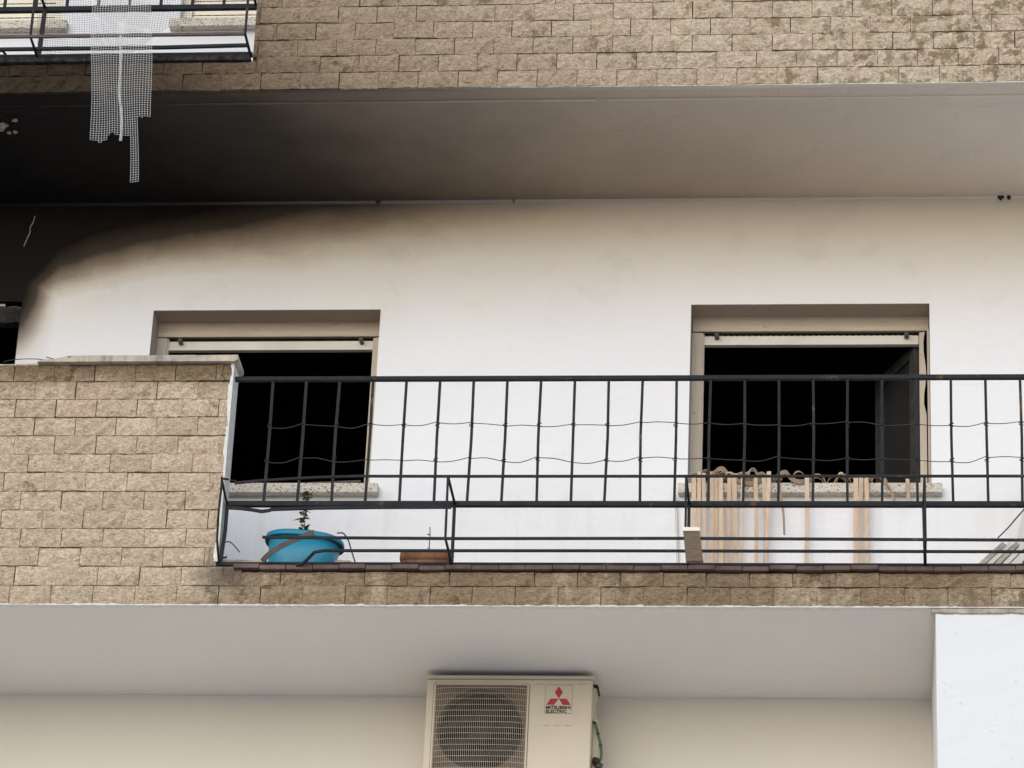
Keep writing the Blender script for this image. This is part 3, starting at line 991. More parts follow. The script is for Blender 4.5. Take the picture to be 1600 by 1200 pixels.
# damaged end bracket at the parapet
bar('rack_post', R0, [(-3.004, yr - 0.006, 8.55), (-3.001, -1.118, 8.40), (-3.008, -1.140, 8.22)], 0.008, 0.006, (1, 0, 0))
bm = nb()
sweep(bm, [(-3.006, -1.105, 8.545), (-2.998, -1.25, 8.55), (-2.988, -1.375, 8.558), (-2.984, -1.385, 8.50), (-2.992, -1.36, 8.38), (-3.000, -1.30, 8.27), (-3.010, -1.16, 8.215)], (0.0048, 0.004), (1, 0, 0))
obj('rack_bracket', bm, 'iron', R0, label='bent bracket beside the parapet')
bar('bracket_stub', R0, [(-2.990, -1.375, 8.553), (-2.955, -1.372, 8.549)], 0.004, 0.004)
bar('bracket_stub', R0, [(-3.004, -1.15, 8.245), (-2.976, -1.15, 8.249)], 0.004, 0.004)
# torn flat bar under the bottom rail
bm = nb()
sweep(bm, [(-3.008, -1.112, 8.523), (-2.93, -1.12, 8.514), (-2.88, -1.13, 8.503), (-2.832, -1.135, 8.492), (-2.795, -1.135, 8.497), (-2.785, -1.13, 8.505), (-2.56, -1.125, 8.515), (-2.25, -1.12, 8.521), (-1.93, -1.118, 8.523)], (0.008, 0.004), (0, 0, 1))
obj('torn_flat_bar', bm, 'iron', R0, label='bent flat bar hanging loose below the bottom rail')

R1 = thing('balcony_railing', 'soot darkened iron railing of the upper balcony with torn white mesh on it', 'railing', (-4.5, -1.10, Z_F1))
bm = nb(); box(bm, XL + 0.1, XU - 0.003, yr - 0.013, yr + 0.013, 11.322, 11.350, bevel=0.003); obj('bottom_rail', bm, 'iron', R1)
bm = nb(); box(bm, XL + 0.1, XU - 0.003, yr - 0.02, yr + 0.02, 11.985, 12.015, bevel=0.003); obj('top_rail', bm, 'iron', R1)
bm = nb(); box(bm, XL + 0.1, XU + 0.004, -1.155, -1.130, 11.013, 11.036, bevel=0.003); obj('base_bar', bm, 'iron', R1)
x = -3.242
while x > XL + 0.15:
    bar('baluster', R1, [(x, yr, 11.345), (x, yr, 11.99)], 0.0068, 0.0068, (1, 0, 0))
    x -= 0.1632
yu = -1.330
bar('rack_bar', R1, [(XL + 0.1, yu, 11.030), (XU - 0.008, yu - .004, 11.028)], 0.0075, 0.006, mat='maroon')
bar('rack_bar', R1, [(XL + 0.1, -1.215, 11.030), (-3.5, -1.212, 11.030), (XU - .004, -1.222, 11.031)], 0.0085, 0.007)
bar('rack_bar', R1, [(XL + 0.1, yu, 11.345), (XU - 0.006, yu, 11.345)], 0.007, 0.006)
for bx_ in (-4.168, XU - 0.006, -5.27, -6.37, -7.47, -8.57):
    if bx_ < -3.5:
        bar('rack_post', R1, [(bx_, yr - 0.012, 11.33), (bx_, -1.128, 11.02)], 0.0105, 0.007, (1, 0, 0))
    bm = nb()
    sweep(bm, [(bx_, yr - 0.01, 11.34), (bx_, yu, 11.344), (bx_ + 0.001, yu, 11.03), (bx_, -1.22, 11.026), (bx_, -1.135, 11.018)], (0.006, 0.0045), (1, 0, 0))
    obj('rack_bracket', bm, 'iron', R1)

# ------------------------------------------------------------------ wires wound along the railing
def rail_wire(z, label, seed, start=0):
    rw = random.Random(seed)
    bm = nb()
    pts = []
    prevz = z
    for i, bx_ in enumerate(balusters[start:]):
        zz = z + rw.uniform(-0.013, 0.013)
        pts.append((bx_ - 0.010, yr - 0.008, zz))
        pts.append((bx_, yr - 0.011, zz + 0.003))
        pts.append((bx_ + 0.010, yr - 0.006, zz - 0.002))
        pts.append((bx_ + 0.08, yr + rw.uniform(-.004, .006), zz + rw.uniform(-0.007, 0.006)))
    sweep(bm, smooth_path(pts, 3), (0.0021,), n=5)
    for bx_ in balusters[start:]:           # the turns round each bar
        if rw.random() < 0.75:
            zz = z + rw.uniform(-.004, .004)
            turn = [(bx_ + math.cos(t * 0.9) * 0.0105, yr + math.sin(t * 0.9) * 0.0105, zz - 0.006 + 0.0022 * t) for t in range(9)]
            sweep(bm, turn, (0.0022,), n=4)
    return tag(obj('tie_wire', bm, 'wire', None, smooth=True), label, 'wire', 'wires along the railing')
rail_wire(8.960, 'upper of two thin dark wires wound round the balusters', 31)
rail_wire(8.776, 'lower of two thin dark wires wound round the balusters', 32)

# ------------------------------------------------------------------ white fibreglass mesh
def net(name, S, nu, nv, keep, r, label, group=None, fold=None, mat='thread'):
    """S(u, v) -> point, u,v in thread counts; keep(u, v) tells where the sheet is whole"""
    bm = nb()
    P = {}
    def pt(i, j):
        if (i, j) not in P:
            P[i, j] = Vector(S(i, j))
        return P[i, j]
    for i in range(nu):
        run = []
        for j in range(nv):
            if keep(i, j):
                run.append(pt(i, j))
            else:
                if len(run) > 1: sweep(bm, run, (r,), n=3, closed_ends=False)
                run = []
        if len(run) > 1: sweep(bm, run, (r,), n=3, closed_ends=False)
    for j in range(nv):
        run = []
        for i in range(nu):
            if keep(i, j):
                run.append(pt(i, j) + Vector((0, -0.0005, 0)))
            else:
                if len(run) > 1: sweep(bm, run, (r * 0.9,), n=3, closed_ends=False)
                run = []
        if len(run) > 1: sweep(bm, run, (r * 0.9,), n=3, closed_ends=False)
    if fold:
        fold(bm)
    o = obj(name, bm, mat, None)
    return tag(o, label, 'mesh', group)

PU = 0.0131
def S_front(i, j):
    z = 11.56 - j * PU
    t = max(0.0, 10.95 - z)
    x = -3.852 + i * PU * (1.0 - 0.0 * t) + 0.088 * (11.18 - z) + 0.004 * math.sin(z * 9 + i * .2)
    y = -1.352 - 0.05 * min(1.0, max(0.0, (11.36 - z) / 0.3)) + 0.006 * math.sin(i * 0.55 + z * 3) + 0.008 * noise.noise((i * .2, z * 4, 0))
    if z > 11.36:
        y += (z - 11.36) * 0.15
    return (x, y, z)
def keep_front(i, j):
    z = 11.56 - j * PU
    zb = 10.372 + 0.012 * noise.noise((i * .4, 0, 0)) if i <= 6 else 10.405 if i <= 12 else 10.50 if i < 15 else 10.14 if i <= 18 else 10.497 + 0.006 * (i % 2)
    if i in (13, 14):
        zb = 10.40
    return z > zb + 0.014 * noise.noise((i * 1.7, 3.0, 0))
def front_fold(bm):
    pts = []
    for j in range(0, 92):
        p = Vector(S_front(11.4 + 0.25 * math.sin(j * .25), j))
        if p.z < 10.365:
            break
        pts.append(p + Vector((0, -0.006, 0)))
    for k in range(5):
        sweep(bm, [p + Vector(((k - 2) * 0.0026 + 0.0015 * math.sin(p.z * 40 + k * 2), -0.004, 0)) for p in pts[44:]], (0.0013,), n=3)
net('fibreglass_mesh', S_front, 24, 112, keep_front, 0.00095, 'torn white mesh strip hanging from the upper railing across the blackened soffit', None, front_fold)

def S_back(i, j):
    z = 11.95 - j * PU
    x = -4.215 + i * PU + 0.05 * (11.4 - z) + 0.012 * math.sin(z * 7 + i * 0.05)
    y = -1.055 + 0.022 * math.sin(i * 0.13 + z * 5) + 0.02 * noise.noise((i * .06, z * 3, 4))
    return (x, y, z)
def keep_back(i, j):
    x, y, z = S_back(i, j)
    if x > -3.36 - (11.45 - z) * 0.35 and z > 11.28:
        return False
    if z < 11.28:
        return z > 11.06 + max(0.0, (x + 3.72)) * 0.9
    return True
net('fibreglass_mesh', S_back, 72, 70, keep_back, 0.0009, 'wide mesh sheet tied behind the upper balcony railing', mat='thread_shaded')

# tangle of burnt cable on the upper balcony's edge
rc = random.Random(5)
bm = nb()
cpts = [(-4.40 + 0.045 * math.cos(t * 1.3) + rc.uniform(-.02, .02), -1.13 + rc.uniform(-.03, .03), 11.055 + 0.022 * math.sin(t * 1.7) + rc.uniform(-.008, .01)) for t in range(26)]
sweep(bm, smooth_path(cpts, 4), (0.004,), n=5)
tag(obj('cable_tangle', bm, 'cable', None, smooth=True), 'tangle of burnt black cable lying on the upper balcony edge', 'cable')

# ------------------------------------------------------------------ things on the lower balcony
def lathe(bm, prof, cx, cy, cz, sx=1.0, sy=1.0, n=40, square=2.0):
    rings = []
    for r, z in prof:
        ring = []
        for k in range(n):
            a = 2 * math.pi * k / n
            c, s_ = math.cos(a), math.sin(a)
            q = (abs(c) ** square + abs(s_) ** square) ** (-1.0 / square)
            ring.append(bm.verts.new((cx + r * sx * c * q, cy + r * sy * s_ * q, cz + z)))
        rings.append(ring)
    for a, b in zip(rings, rings[1:]):
        for k in range(n):
            bm.faces.new((a[k], a[(k + 1) % n], b[(k + 1) % n], b[k]))
    return rings

TUB = (-2.662, -0.945, Z_F0 + 0.003)
tub = thing('plastic_tub', 'turquoise plastic tub with a rolled rim standing behind the railing', 'tub', TUB)
bm = nb()
r = lathe(bm, [(0.140, 0.0), (0.150, 0.012), (0.166, 0.11), (0.176, 0.20), (0.170, 0.20), (0.158, 0.12), (0.140, 0.02)], TUB[0], TUB[1], TUB[2], 1.0, 0.68, 48, 2.5)
bm.faces.new(r[0][::-1]); bm.faces.new(r[-1])
obj('tub_body', bm, 'turquoise', tub, True)
bm = nb()
lathe(bm, [(0.172, 0.196), (0.175, 0.228), (0.184, 0.235), (0.194, 0.228), (0.197, 0.205), (0.194, 0.204), (0.191, 0.222), (0.178, 0.223)], TUB[0], TUB[1], TUB[2], 1.0, 0.68, 48, 2.5)
obj('rim', bm, 'turquoise', tub, True)
bm = nb()
lathe_r = lathe(bm, [(0.160, 0.17), (0.08, 0.182), (0.01, 0.186)], TUB[0], TUB[1], TUB[2], 1.0, 0.68, 32, 2.5)
bm.faces.new(lathe_r[-1])
obj('soil', bm, 'soil', tub, True)
tub.scale = (0.97, 0.97, 0.97)
tub.rotation_euler = (0, RAD(4.5), RAD(2))

def leaf(bm, base, direction, length, width, rng):
    d_ = Vector(direction).normalized()
    side = d_.cross(Vector((rng.uniform(-1, 1), rng.uniform(-1, 1), rng.uniform(-.4, 1)))).normalized()
    nrm = side.cross(d_)
    b = Vector(base)
    m1 = b + d_ * length * 0.45
    tip = b + d_ * length + nrm * length * rng.uniform(-.25, .25)
    vs = [bm.verts.new(p) for p in (b, m1 + side * width, tip, m1 - side * width, m1 + nrm * width * 0.35)]
    bm.faces.new((vs[0], vs[1], vs[4])); bm.faces.new((vs[1], vs[2], vs[4])); bm.faces.new((vs[2], vs[3], vs[4])); bm.faces.new((vs[3], vs[0], vs[4]))

def plant(name, base, h, leaves, label, lean=0.02, size=0.03):
    t = thing(name, label, 'plant', base)
    rp = random.Random(sum(map(ord, name)) + int(h * 1000))
    spine = smooth_path([base, (base[0] + lean * .6, base[1], base[2] + h * .35), (base[0] + lean * .2, base[1] - .01, base[2] + h * .7), (base[0] + lean, base[1], base[2] + h)], 5)
    bm = nb()
    sweep(bm, spine, (0.0026,), n=5)
    obj('stem', bm, 'stem', t)
    for mat, share, nm in (('leaf', 0.72, 'foliage'), ('leaf_brown', 0.28, 'scorched_foliage')):
        bm = nb()
        for k in range(max(1, int(leaves * share))):
            p = spine[rp.randrange(int(len(spine) * .2), len(spine))]
            a = rp.uniform(0, 6.283)
            leaf(bm, p, (math.cos(a), math.sin(a), rp.uniform(-.3, .7)), size * rp.uniform(.5, 1.25), size * 0.24, rp)
        obj(nm, bm, mat, t)
    return t
plant('potted_plant', (-2.665, -0.95, Z_F0 + 0.17), 0.30, 80, 'small leafy sprig growing in the turquoise tub', 0.022, 0.046)

pl = thing('clay_planter', 'low terracotta trough planter behind the railing', 'planter', (-2.055, -0.95, Z_F0))
bm = nb()
r = lathe(bm, [(0.100, 0.002), (0.112, 0.01), (0.118, 0.11), (0.106, 0.11), (0.10, 0.03)], -2.055, -0.95, Z_F0, 1.0, 0.62, 40, 6.0)
bm.faces.new(r[0][::-1]); bm.faces.new(r[-1])
obj('trough', bm, 'clay', pl)
bm = nb()
lathe(bm, [(0.106, 0.108), (0.122, 0.112), (0.126, 0.135), (0.124, 0.166), (0.116, 0.172), (0.107, 0.166), (0.106, 0.11)], -2.055, -0.95, Z_F0, 1.0, 0.62, 40, 5.0)
obj('rim', bm, 'clay', pl, True)
bm = nb()
r = lathe(bm, [(0.11, 0.162), (0.06, 0.176), (0.01, 0.18)], -2.055, -0.95, Z_F0, 1.0, 0.62, 30, 5.0)
bm.faces.new(r[-1])
obj('soil', bm, 'soil', pl)
pl.scale = (1.0, 1.0, 0.86)
plant('dry_twig', (-2.043, -0.955, Z_F0 + 0.142), 0.15, 9, 'single dry twig standing in the terracotta trough', -0.006, 0.016)

# loose strap leaning over the tub, cable beside it
bm = nb()
sweep(bm, smooth_path([(-2.800, -1.185, 8.212), (-2.775, -1.20, 8.235), (-2.72, -1.215, 8.272), (-2.65, -1.225, 8.303), (-2.60, -1.232, 8.324), (-2.555, -1.235, 8.340)], 5), (0.0125, 0.0025), (-0.35, -0.25, 1.0))
tag(obj('metal_strap', bm, 'strapmetal', None), 'bent grey metal strap leaning in front of the turquoise tub', 'metal strap')
bm = nb()
sweep(bm, smooth_path([(-2.470, -1.09, 8.400), (-2.440, -1.10, 8.395), (-2.412, -1.11, 8.355), (-2.393, -1.12, 8.30), (-2.370, -1.128, 8.235)], 6), (0.0035,), n=6)
tag(obj('cable', bm, 'cable', None, True), 'short black cable arching down beside the turquoise tub', 'cable')
def rubble(name, x0, x1, y0, y1, z0, z1, label, mat='rubble'):
    bm = nb()
    vs = box(bm, x0, x1, y0, y1, z0, z1)
    rq = random.Random(int((x0 + 10) * 1000))
    bmesh.ops.subdivide_edges(bm, edges=bm.edges[:], cuts=2, use_grid_fill=True)
    for v in bm.verts:
        if v.co.z > z0 + 0.004:
            v.co += Vector((rq.uniform(-.006, .006), rq.uniform(-.006, .006), rq.uniform(-.006, .004)))
    return tag(obj(name, bm, mat, None), label, 'rubble', 'rubble on the balcony floor')
rubble('rubble_slab', -3.00, -2.80, -1.10, -0.90, Z_F0 + 0.004, Z_F0 + 0.062, 'flat grey rubble slab between parapet and turquoise tub')
rubble('rubble_block', -2.475, -2.395, -1.08, -0.98, Z_F0 + 0.004, Z_F0 + 0.068, 'small beige rubble block right beside the turquoise tub')
# wire hook on the parapet end
bm = nb()
sweep(bm, [(-3.016, -1.16, 8.640), (-3.01, -1.165, 8.645), (-2.965, -1.14, 8.650), (-2.963, -1.14, 8.625)], (0.002,), n=5)
tag(obj('wire_hook', bm, 'strapmetal', None), 'thin wire hook sticking out of the parapet end', 'hook')
bm = nb()
sweep(bm, smooth_path([(-2.996, -1.15, 8.325), (-2.97, -1.155, 8.326), (-2.945, -1.16, 8.305), (-2.915, -1.165, 8.268)], 4), (0.0032,), n=5)
tag(obj('bent_wire', bm, 'wire', None), 'short bent wire poking from the rack end beside the parapet', 'wire')
# wires lying on the broken parapet top
bm = nb()
sweep(bm, smooth_path([(-4.16, -1.15, 9.284), (-4.10, -1.155, 9.294), (-4.02, -1.155, 9.297), (-3.93, -1.155, 9.292), (-3.86, -1.17, 9.290), (-3.82, -1.18, 9.296)], 5), (0.0022,), n=5)
sweep(bm, smooth_path([(-3.945, -1.165, 9.302), (-3.925, -1.165, 9.296), (-3.90, -1.165, 9.291), (-3.86, -1.165, 9.292)], 5), (0.0022,), n=5)
tag(obj('cable', bm, 'cable', None), 'thin black cables lying on the broken parapet top', 'cable')
bm = nb()
bmesh.ops.create_icosphere(bm, subdivisions=2, radius=0.042)
for v in bm.verts:
    v.co *= 1 + 0.18 * noise.noise(v.co * 22)
    v.co.x *= 0.8
    v.co += Vector((-4.228, -1.09, 9.313))
tag(obj('rubble_lump', bm, 'rubble', None, True), 'rounded lump of pale rubble on the parapet top', 'rubble')

# brown board hooked on the rack
bd = thing('wooden_board', 'short weathered brown board with a white end hanging on the flower rack', 'board', (-0.77, -1.43, 8.11))
bm = nb()
ps = [(-0.816, 8.256), (-0.741, 8.256), (-0.722, 8.108), (-0.801, 8.108)]
prism(bm, ps, -1.440, -1.412)
obj('plank', bm, 'board', bd)
bm = nb()
prism(bm, [(-0.817, 8.257), (-0.740, 8.257), (-0.741, 8.275), (-0.818, 8.275)], -1.443, -1.409)
obj('white_end', bm, 'white', bd)

# ------------------------------------------------------------------ pale strips over the right window's sill
rs = random.Random(41)
def strip(x, ztail, mat, dx=0.0, w=0.0115, label=None, y_out=-0.062, flip=0.0, ztop=9.150, head=None):
    bm = nb()
    rise = rs.uniform(0.012, 0.062) if x < -0.44 else rs.uniform(0.006, 0.03)
    zt = ztop + rise
    H_ = zt - ztail
    pts = [(x + rs.uniform(-.03, .03), 0.10, ztop + 0.008), (x + rs.uniform(-.008, .008), 0.03, zt + 0.004), (x, y_out + 0.030, zt + 0.010), (x, y_out - 0.004, zt - 0.010), (x, y_out - 0.010, min(zt - 0.03, ztop - 0.01)),
           (x + dx * .3 + rs.uniform(-.006, .006), y_out + 0.002, ztop - 0.01 - H_ * 0.25), (x + dx * .65 + rs.uniform(-.006, .006), y_out + 0.012 + flip, ztail + H_ * 0.35), (x + dx, y_out + 0.016 + flip * 2, ztail)]
    path = smooth_path(pts, 5)
    wv = []
    tw = rs.uniform(-.7, .7)
    for k in range(len(path)):
        a = tw * k / len(path)
        wv.append((math.cos(a), math.sin(a), 0.0))
    sweep(bm, path, (w, 0.0012), wv)
    o = obj('wooden_strip', bm, mat, None)
    return tag(o, label or 'pale tan strip hanging from the sill of the burnt window to the balcony floor', 'strip', 'strips hanging from the window sill')
fl = Z_F0 + 0.006
BUNDLE = {'strap': 'pale tan strip in the dense bundle hanging off the sill by the brown board', 'strap_pink': 'pinkish tan strip in the dense bundle hanging off the sill by the brown board'}
for x, mat, w in ((-0.842, 'strap', .011), (-0.816, 'strap', .010), (-0.794, 'strap_pink', .0095), (-0.752, 'strap_pink', .0105), (-0.731, 'strap', .009), (-0.709, 'strap', .0115),
                  (-0.664, 'strap', .011), (-0.640, 'strap', .0115), (-0.597, 'strap_pink', .0095), (-0.533, 'strap', .0100), (-0.491, 'strap', .011), (-0.467, 'strap_pink', .0105)):
    strip(x, fl, mat, rs.uniform(-.022, .022), w, ('narrow ' if w < 0.0102 else 'wide ') + BUNDLE[mat], y_out=-0.060 - rs.uniform(0, .010))
strip(-0.276, fl, 'strap_pink', 0.004, .0110, 'lone pinkish strip hanging straight between the two bundles of strips')
for x, mat, w, lab in ((-0.032, 'strap_pink', .0115, 'outer strip of the trio of strips, on the side of the lone strip'), (-0.006, 'strap', .0115, 'middle strip of the trio hanging side by side off the sill'),
                       (0.021, 'strap', .011, 'outer strip of the trio of strips, on the side of the open casement')):
    strip(x, fl, mat, rs.uniform(-.008, .008), w, lab, y_out=-0.063)
strip(-0.416, 8.835, 'strap_brown', 0.030, 0.006, 'short brown strip with its end curling out below the sill', flip=-0.03)
strip(0.225, 9.04, 'strap', 0.0, 0.009, 'short tan strip folded over the sill near the split jamb')
strip(0.115, 9.05, 'strap_brown', 0.045, 0.006, 'thin brown strip drooping over the terrazzo sill')
# curled loops lying on the sill
def loop(pts, mat, w, wv, label):
    bm = nb()
    path = smooth_path(pts, 7)
    sweep(bm, path, (w, 0.0012), wv)
    tag(obj('wooden_strip', bm, mat, None), label, 'strip', 'curled strips on the window sill')
CL = {'strap': 'pale tan curl of wood strip on the sill', 'strap_pink': 'pinkish tan curl of wood strip on the sill', 'strap_brown': 'small brown curl of wood strip on the sill'}
loop([(-0.74, 0.02, 9.165), (-0.73, -0.04, 9.212), (-0.70, -0.055, 9.222), (-0.665, -0.06, 9.180), (-0.61, -0.066, 9.145), (-0.55, -0.068, 9.136), (-0.50, -0.060, 9.155), (-0.45, -0.03, 9.185), (-0.40, 0.0, 9.193)], 'strap_brown', 0.011, (0.0, -0.55, 0.85), 'long brown strip sagging in a wide loop over the sill edge')
loop([(-0.45, 0.02, 9.175), (-0.42, -0.03, 9.196), (-0.385, -0.055, 9.203), (-0.362, -0.066, 9.170), (-0.335, -0.07, 9.148), (-0.305, -0.07, 9.143), (-0.272, -0.055, 9.158), (-0.24, -0.02, 9.178)], 'strap_brown', 0.011, (0.0, -0.5, 0.85), 'brown strip sagging in a tight loop before the lone hanging strip')
for k in range(38):
    x = rs.choice((rs.uniform(-0.88, -0.50), rs.uniform(-0.86, -0.45), rs.uniform(-0.86, -0.02), rs.uniform(-0.3, 0.10)))
    ww = rs.uniform(0.05, 0.13)
    h = rs.uniform(0.015, 0.055) * (1.35 if x < -0.5 else 0.8)
    y = rs.uniform(-0.066, 0.02)
    pts = [(x - ww * .5, y + .02, 9.152), (x - ww * .3, y - .01, 9.155 + h * .8), (x, y - .02, 9.155 + h), (x + ww * .3, y - .01, 9.155 + h * .7), (x + ww * .5, y + 0.01, 9.152)]
    mt_ = rs.choice(('strap', 'strap_pink', 'strap_brown', 'strap', 'strap'))
    loop(pts, mt_, rs.uniform(0.008, 0.012), (rs.uniform(-.2, .2), rs.uniform(.5, 1), rs.uniform(-.4, .8)),
         CL[mt_] + (' where the dense bundle hangs' if x < -0.45 else ' beside the lone hanging strip' if x < -0.13 else ' over the trio of strips'))

# ------------------------------------------------------------------ fallen shutter slats and panel at the right end
for k, (xa, xb, mat, lab) in enumerate(((0.541, 0.640, 'greyslat', 'outermost dusty grey slat of the leaning shutter stack'), (0.578, 0.672, 'shutter', 'cream slat leaning second in the shutter stack'),
                                   (0.614, 0.704, 'greyslat', 'dusty grey slat leaning third in the shutter stack'), (0.650, 0.742, 'shutter', 'cream slat leaning innermost in the shutter stack'))):
    bm = nb()
    y = -0.95 + 0.012 * k
    sweep(bm, [(xa - 0.09, y, Z_F0 + 0.008), (xb + 0.02 , y + 0.06, 8.435 + 0.006 * k)], (0.011, 0.014), (1, 0, -0.9))
    tag(obj('shutter_slat', bm, mat, None), lab, 'slat', 'shutter slats leaning on the balcony floor')
    bm = nb()
bm = nb()
prism(bm, [(0.66, Z_F0 + 0.002), (0.95, Z_F0 + 0.002), (1.02, 8.40), (0.80, 8.44), (0.72, 8.30)], -0.90, -0.88)
tag(obj('charred_board', bm, 'cardboard', None), 'charred grey board lying behind the shutter slats', 'board')
bm = nb()
ps = [(0.645, -0.50, Z_F0 + 0.002), (1.15, -0.50, Z_F0 + 0.002), (1.40, -0.32, 9.32), (0.88, -0.32, 9.32)]
va = [bm.verts.new(p) for p in ps]
vb = [bm.verts.new((p[0], p[1] + 0.02, p[2])) for p in ps]
bm.faces.new(va); bm.faces.new(vb[::-1])
for i in range(4):
    bm.faces.new((va[i], vb[i], vb[(i + 1) % 4], va[(i + 1) % 4]))
tag(obj('leaning_panel', bm, 'greypanel', None), 'pale grey panel leaning at the railing end', 'panel')
bm = nb()
sweep(bm, smooth_path([(0.63, -0.98, 8.43), (0.68, -0.96, 8.492), (0.715, -0.95, 8.540), (0.80, -0.93, 8.65), (0.92, -0.91, 8.78)], 4), (0.0035,), n=6)
tag(obj('cable', bm, 'cable', None), 'dark cable stretched diagonally above the leaning shutter slats', 'cable')
# white cord hanging down the wall beside the right window
bm = nb()
sweep(bm, smooth_path([(-0.935, -0.02, 9.09), (-0.925, -0.015, 8.9), (-0.915, -0.012, 8.6), (-0.918, -0.012, 8.21)], 5), (0.006,), n=6)
tag(obj('wall_cord', bm, 'greypanel', None, True), 'white cord running down the wall beside the hanging strips', 'cord')

# ------------------------------------------------------------------ air conditioner
A = thing('air_conditioner', 'ivory outdoor air conditioner unit with round fan grille and red logo under the balcony', 'air conditioner', (-1.70, -0.20, 7.425))
ax0, ax1, ay, az0, az1 = -2.100, -1.296, -0.350, 7.425, 7.962
AXC, AZC, AR = -1.832, 7.700, 0.212
# front panel with a round hole, sides, back, bottom
bm = nb()
def ring_panel(bm, x0, x1, z0, z1, cx, cz, rr_, y, n=64):
    def edge(a):
        c, s_ = math.cos(a), math.sin(a)
        t = 1e9
        if c > 1e-9: t = min(t, (x1 - cx) / c)
        if c < -1e-9: t = min(t, (x0 - cx) / c)
        if s_ > 1e-9: t = min(t, (z1 - cz) / s_)
        if s_ < -1e-9: t = min(t, (z0 - cz) / s_)
        return (cx + c * t, cz + s_ * t)
    angs = sorted(set([2 * math.pi * k / n for k in range(n)] + [math.atan2(z - cz, x - cx) % (2 * math.pi) for x in (x0, x1) for z in (z0, z1)]))
    inner = [bm.verts.new((cx + math.cos(a) * rr_, y, cz + math.sin(a) * rr_)) for a in angs]
    deep = [bm.verts.new((cx + math.cos(a) * rr_ * .97, y + 0.05, cz + math.sin(a) * rr_ * .97)) for a in angs]
    outer = [bm.verts.new((edge(a)[0], y, edge(a)[1])) for a in angs]
    m_ = len(angs)
    for k in range(m_):
        bm.faces.new((inner[k], outer[k], outer[(k + 1) % m_], inner[(k + 1) % m_]))
        bm.faces.new((inner[k], inner[(k + 1) % m_], deep[(k + 1) % m_], deep[k]))
ring_panel(bm, ax0 + .004, ax1 - .004, az0, az1, AXC, AZC, AR, ay)
for (x0, y0, x1, y1) in ((ax0 + .004, ay, ax0, ay + .006), (ax0, ay + .006, ax0, -0.06), (ax0, -0.06, ax1, -0.06), (ax1, -0.06, ax1, ay + .006), (ax1, ay + .006, ax1 - .004, ay)):
    bm.faces.new([bm.verts.new(p) for p in ((x0, y0, az0), (x1, y1, az0), (x1, y1, az1), (x0, y0, az1))])
bm.faces.new([bm.verts.new(p) for p in ((ax0, ay, az0), (ax0, -0.06, az0), (ax1, -0.06, az0), (ax1, ay, az0))])
obj('casing', bm, 'ac', A)
bm = nb()
box(bm, ax0 - 0.005, ax1 + 0.005, ay - 0.006, -0.055, az1 - 0.002, az1 + 0.016, bevel=0.005)
obj('lid', bm, 'ac', A)
boxobj('lid_seam', 'ac_line', A, ax0 + .002, ax1 - .002, ay - 0.0012, ay + 0.002, az1 - 0.0065, az1 - 0.0025)
# brown ring panel: outer corner zone behind the grille, shroud and fan
gx0, gx1, gz0, gz1 = -2.060, -1.606, 7.46, 7.932
bm = nb()
ring_panel(bm, gx0 + .006, gx1 - .006, gz0 + .006, gz1 - .006, AXC, AZC, AR - 0.004, ay - 0.0015)
obj('grille_backing', bm, 'ac_backing', A)
bm = nb()
n = 40
rg0 = [bm.verts.new((AXC + math.cos(6.2832 * k / n) * AR, ay + 0.13, AZC + math.sin(6.2832 * k / n) * AR)) for k in range(n)]
rg1 = [bm.verts.new((AXC + math.cos(6.2832 * k / n) * AR, ay + 0.045, AZC + math.sin(6.2832 * k / n) * AR)) for k in range(n)]
bm.faces.new(rg0)
for k in range(n):
    bm.faces.new((rg0[k], rg0[(k + 1) % n], rg1[(k + 1) % n], rg1[k]))
obj('fan_shroud', bm, 'ac_dark', A)
fan = nb()
sweep(fan, [(AXC, ay + 0.03, AZC), (AXC, ay + 0.10, AZC)], (0.055,), n=20)
fo = obj('fan', fan, 'ac_fan', A)
for b_ in range(3):
    bm = nb()
    a0 = b_ * 2.094 + 0.4
    g = []
    for i in range(7):
        row = []
        rr_ = 0.05 + 0.14 * i / 6
        for j in range(5):
            a = a0 + (j / 4 - .5) * (0.75 + 0.5 * i / 6)
            row.append(bm.verts.new((AXC + math.cos(a) * rr_, ay + 0.045 + 0.045 * j / 4, AZC + math.sin(a) * rr_)))
        g.append(row)
    for i in range(6):
        for j in range(4):
            bm.faces.new((g[i][j], g[i + 1][j], g[i + 1][j + 1], g[i][j + 1]))
    obj('blade', bm, 'ac_fan', fo, True)
# grille: frame and wires
bm = nb()
fr = [(gx0 + .010, gz0), (gx1 - .010, gz0), (gx1, gz0 + .010), (gx1, gz1 - .010), (gx1 - .010, gz1), (gx0 + .010, gz1), (gx0, gz1 - .010), (gx0, gz0 + .010), (gx0 + .010, gz0)]
sweep(bm, [(x, ay - 0.004, z) for x, z in fr], (0.0036, 0.004), (0, 1, 0))
obj('grille_frame', bm, 'ac', A)
bm = nb()
fr2 = [(x + (0.006 if x < AXC else -0.006) * -1, z + (0.006 if z < AZC else -0.006) * -1) for x, z in fr]
sweep(bm, [(x, ay - 0.0008, z) for x, z in fr2], (0.0016, 0.0016), (0, 1, 0))
obj('grille_seam', bm, 'ac_line', A)
bm = nb()
NV = 47
for k in range(NV):
    x = gx0 + 0.009 + (gx1 - gx0 - 0.018) * k / (NV - 1)
    sweep(bm, [(x, ay - 0.004, gz0 + .002), (x, ay - 0.014, gz0 + .03), (x, ay - 0.020, AZC), (x, ay - 0.014, gz1 - .03), (x, ay - 0.004, gz1 - .002)], (0.0009,), n=4)
obj('grille_wires', bm, 'ac_wire', A)
k = 0
z = gz1 - 0.026
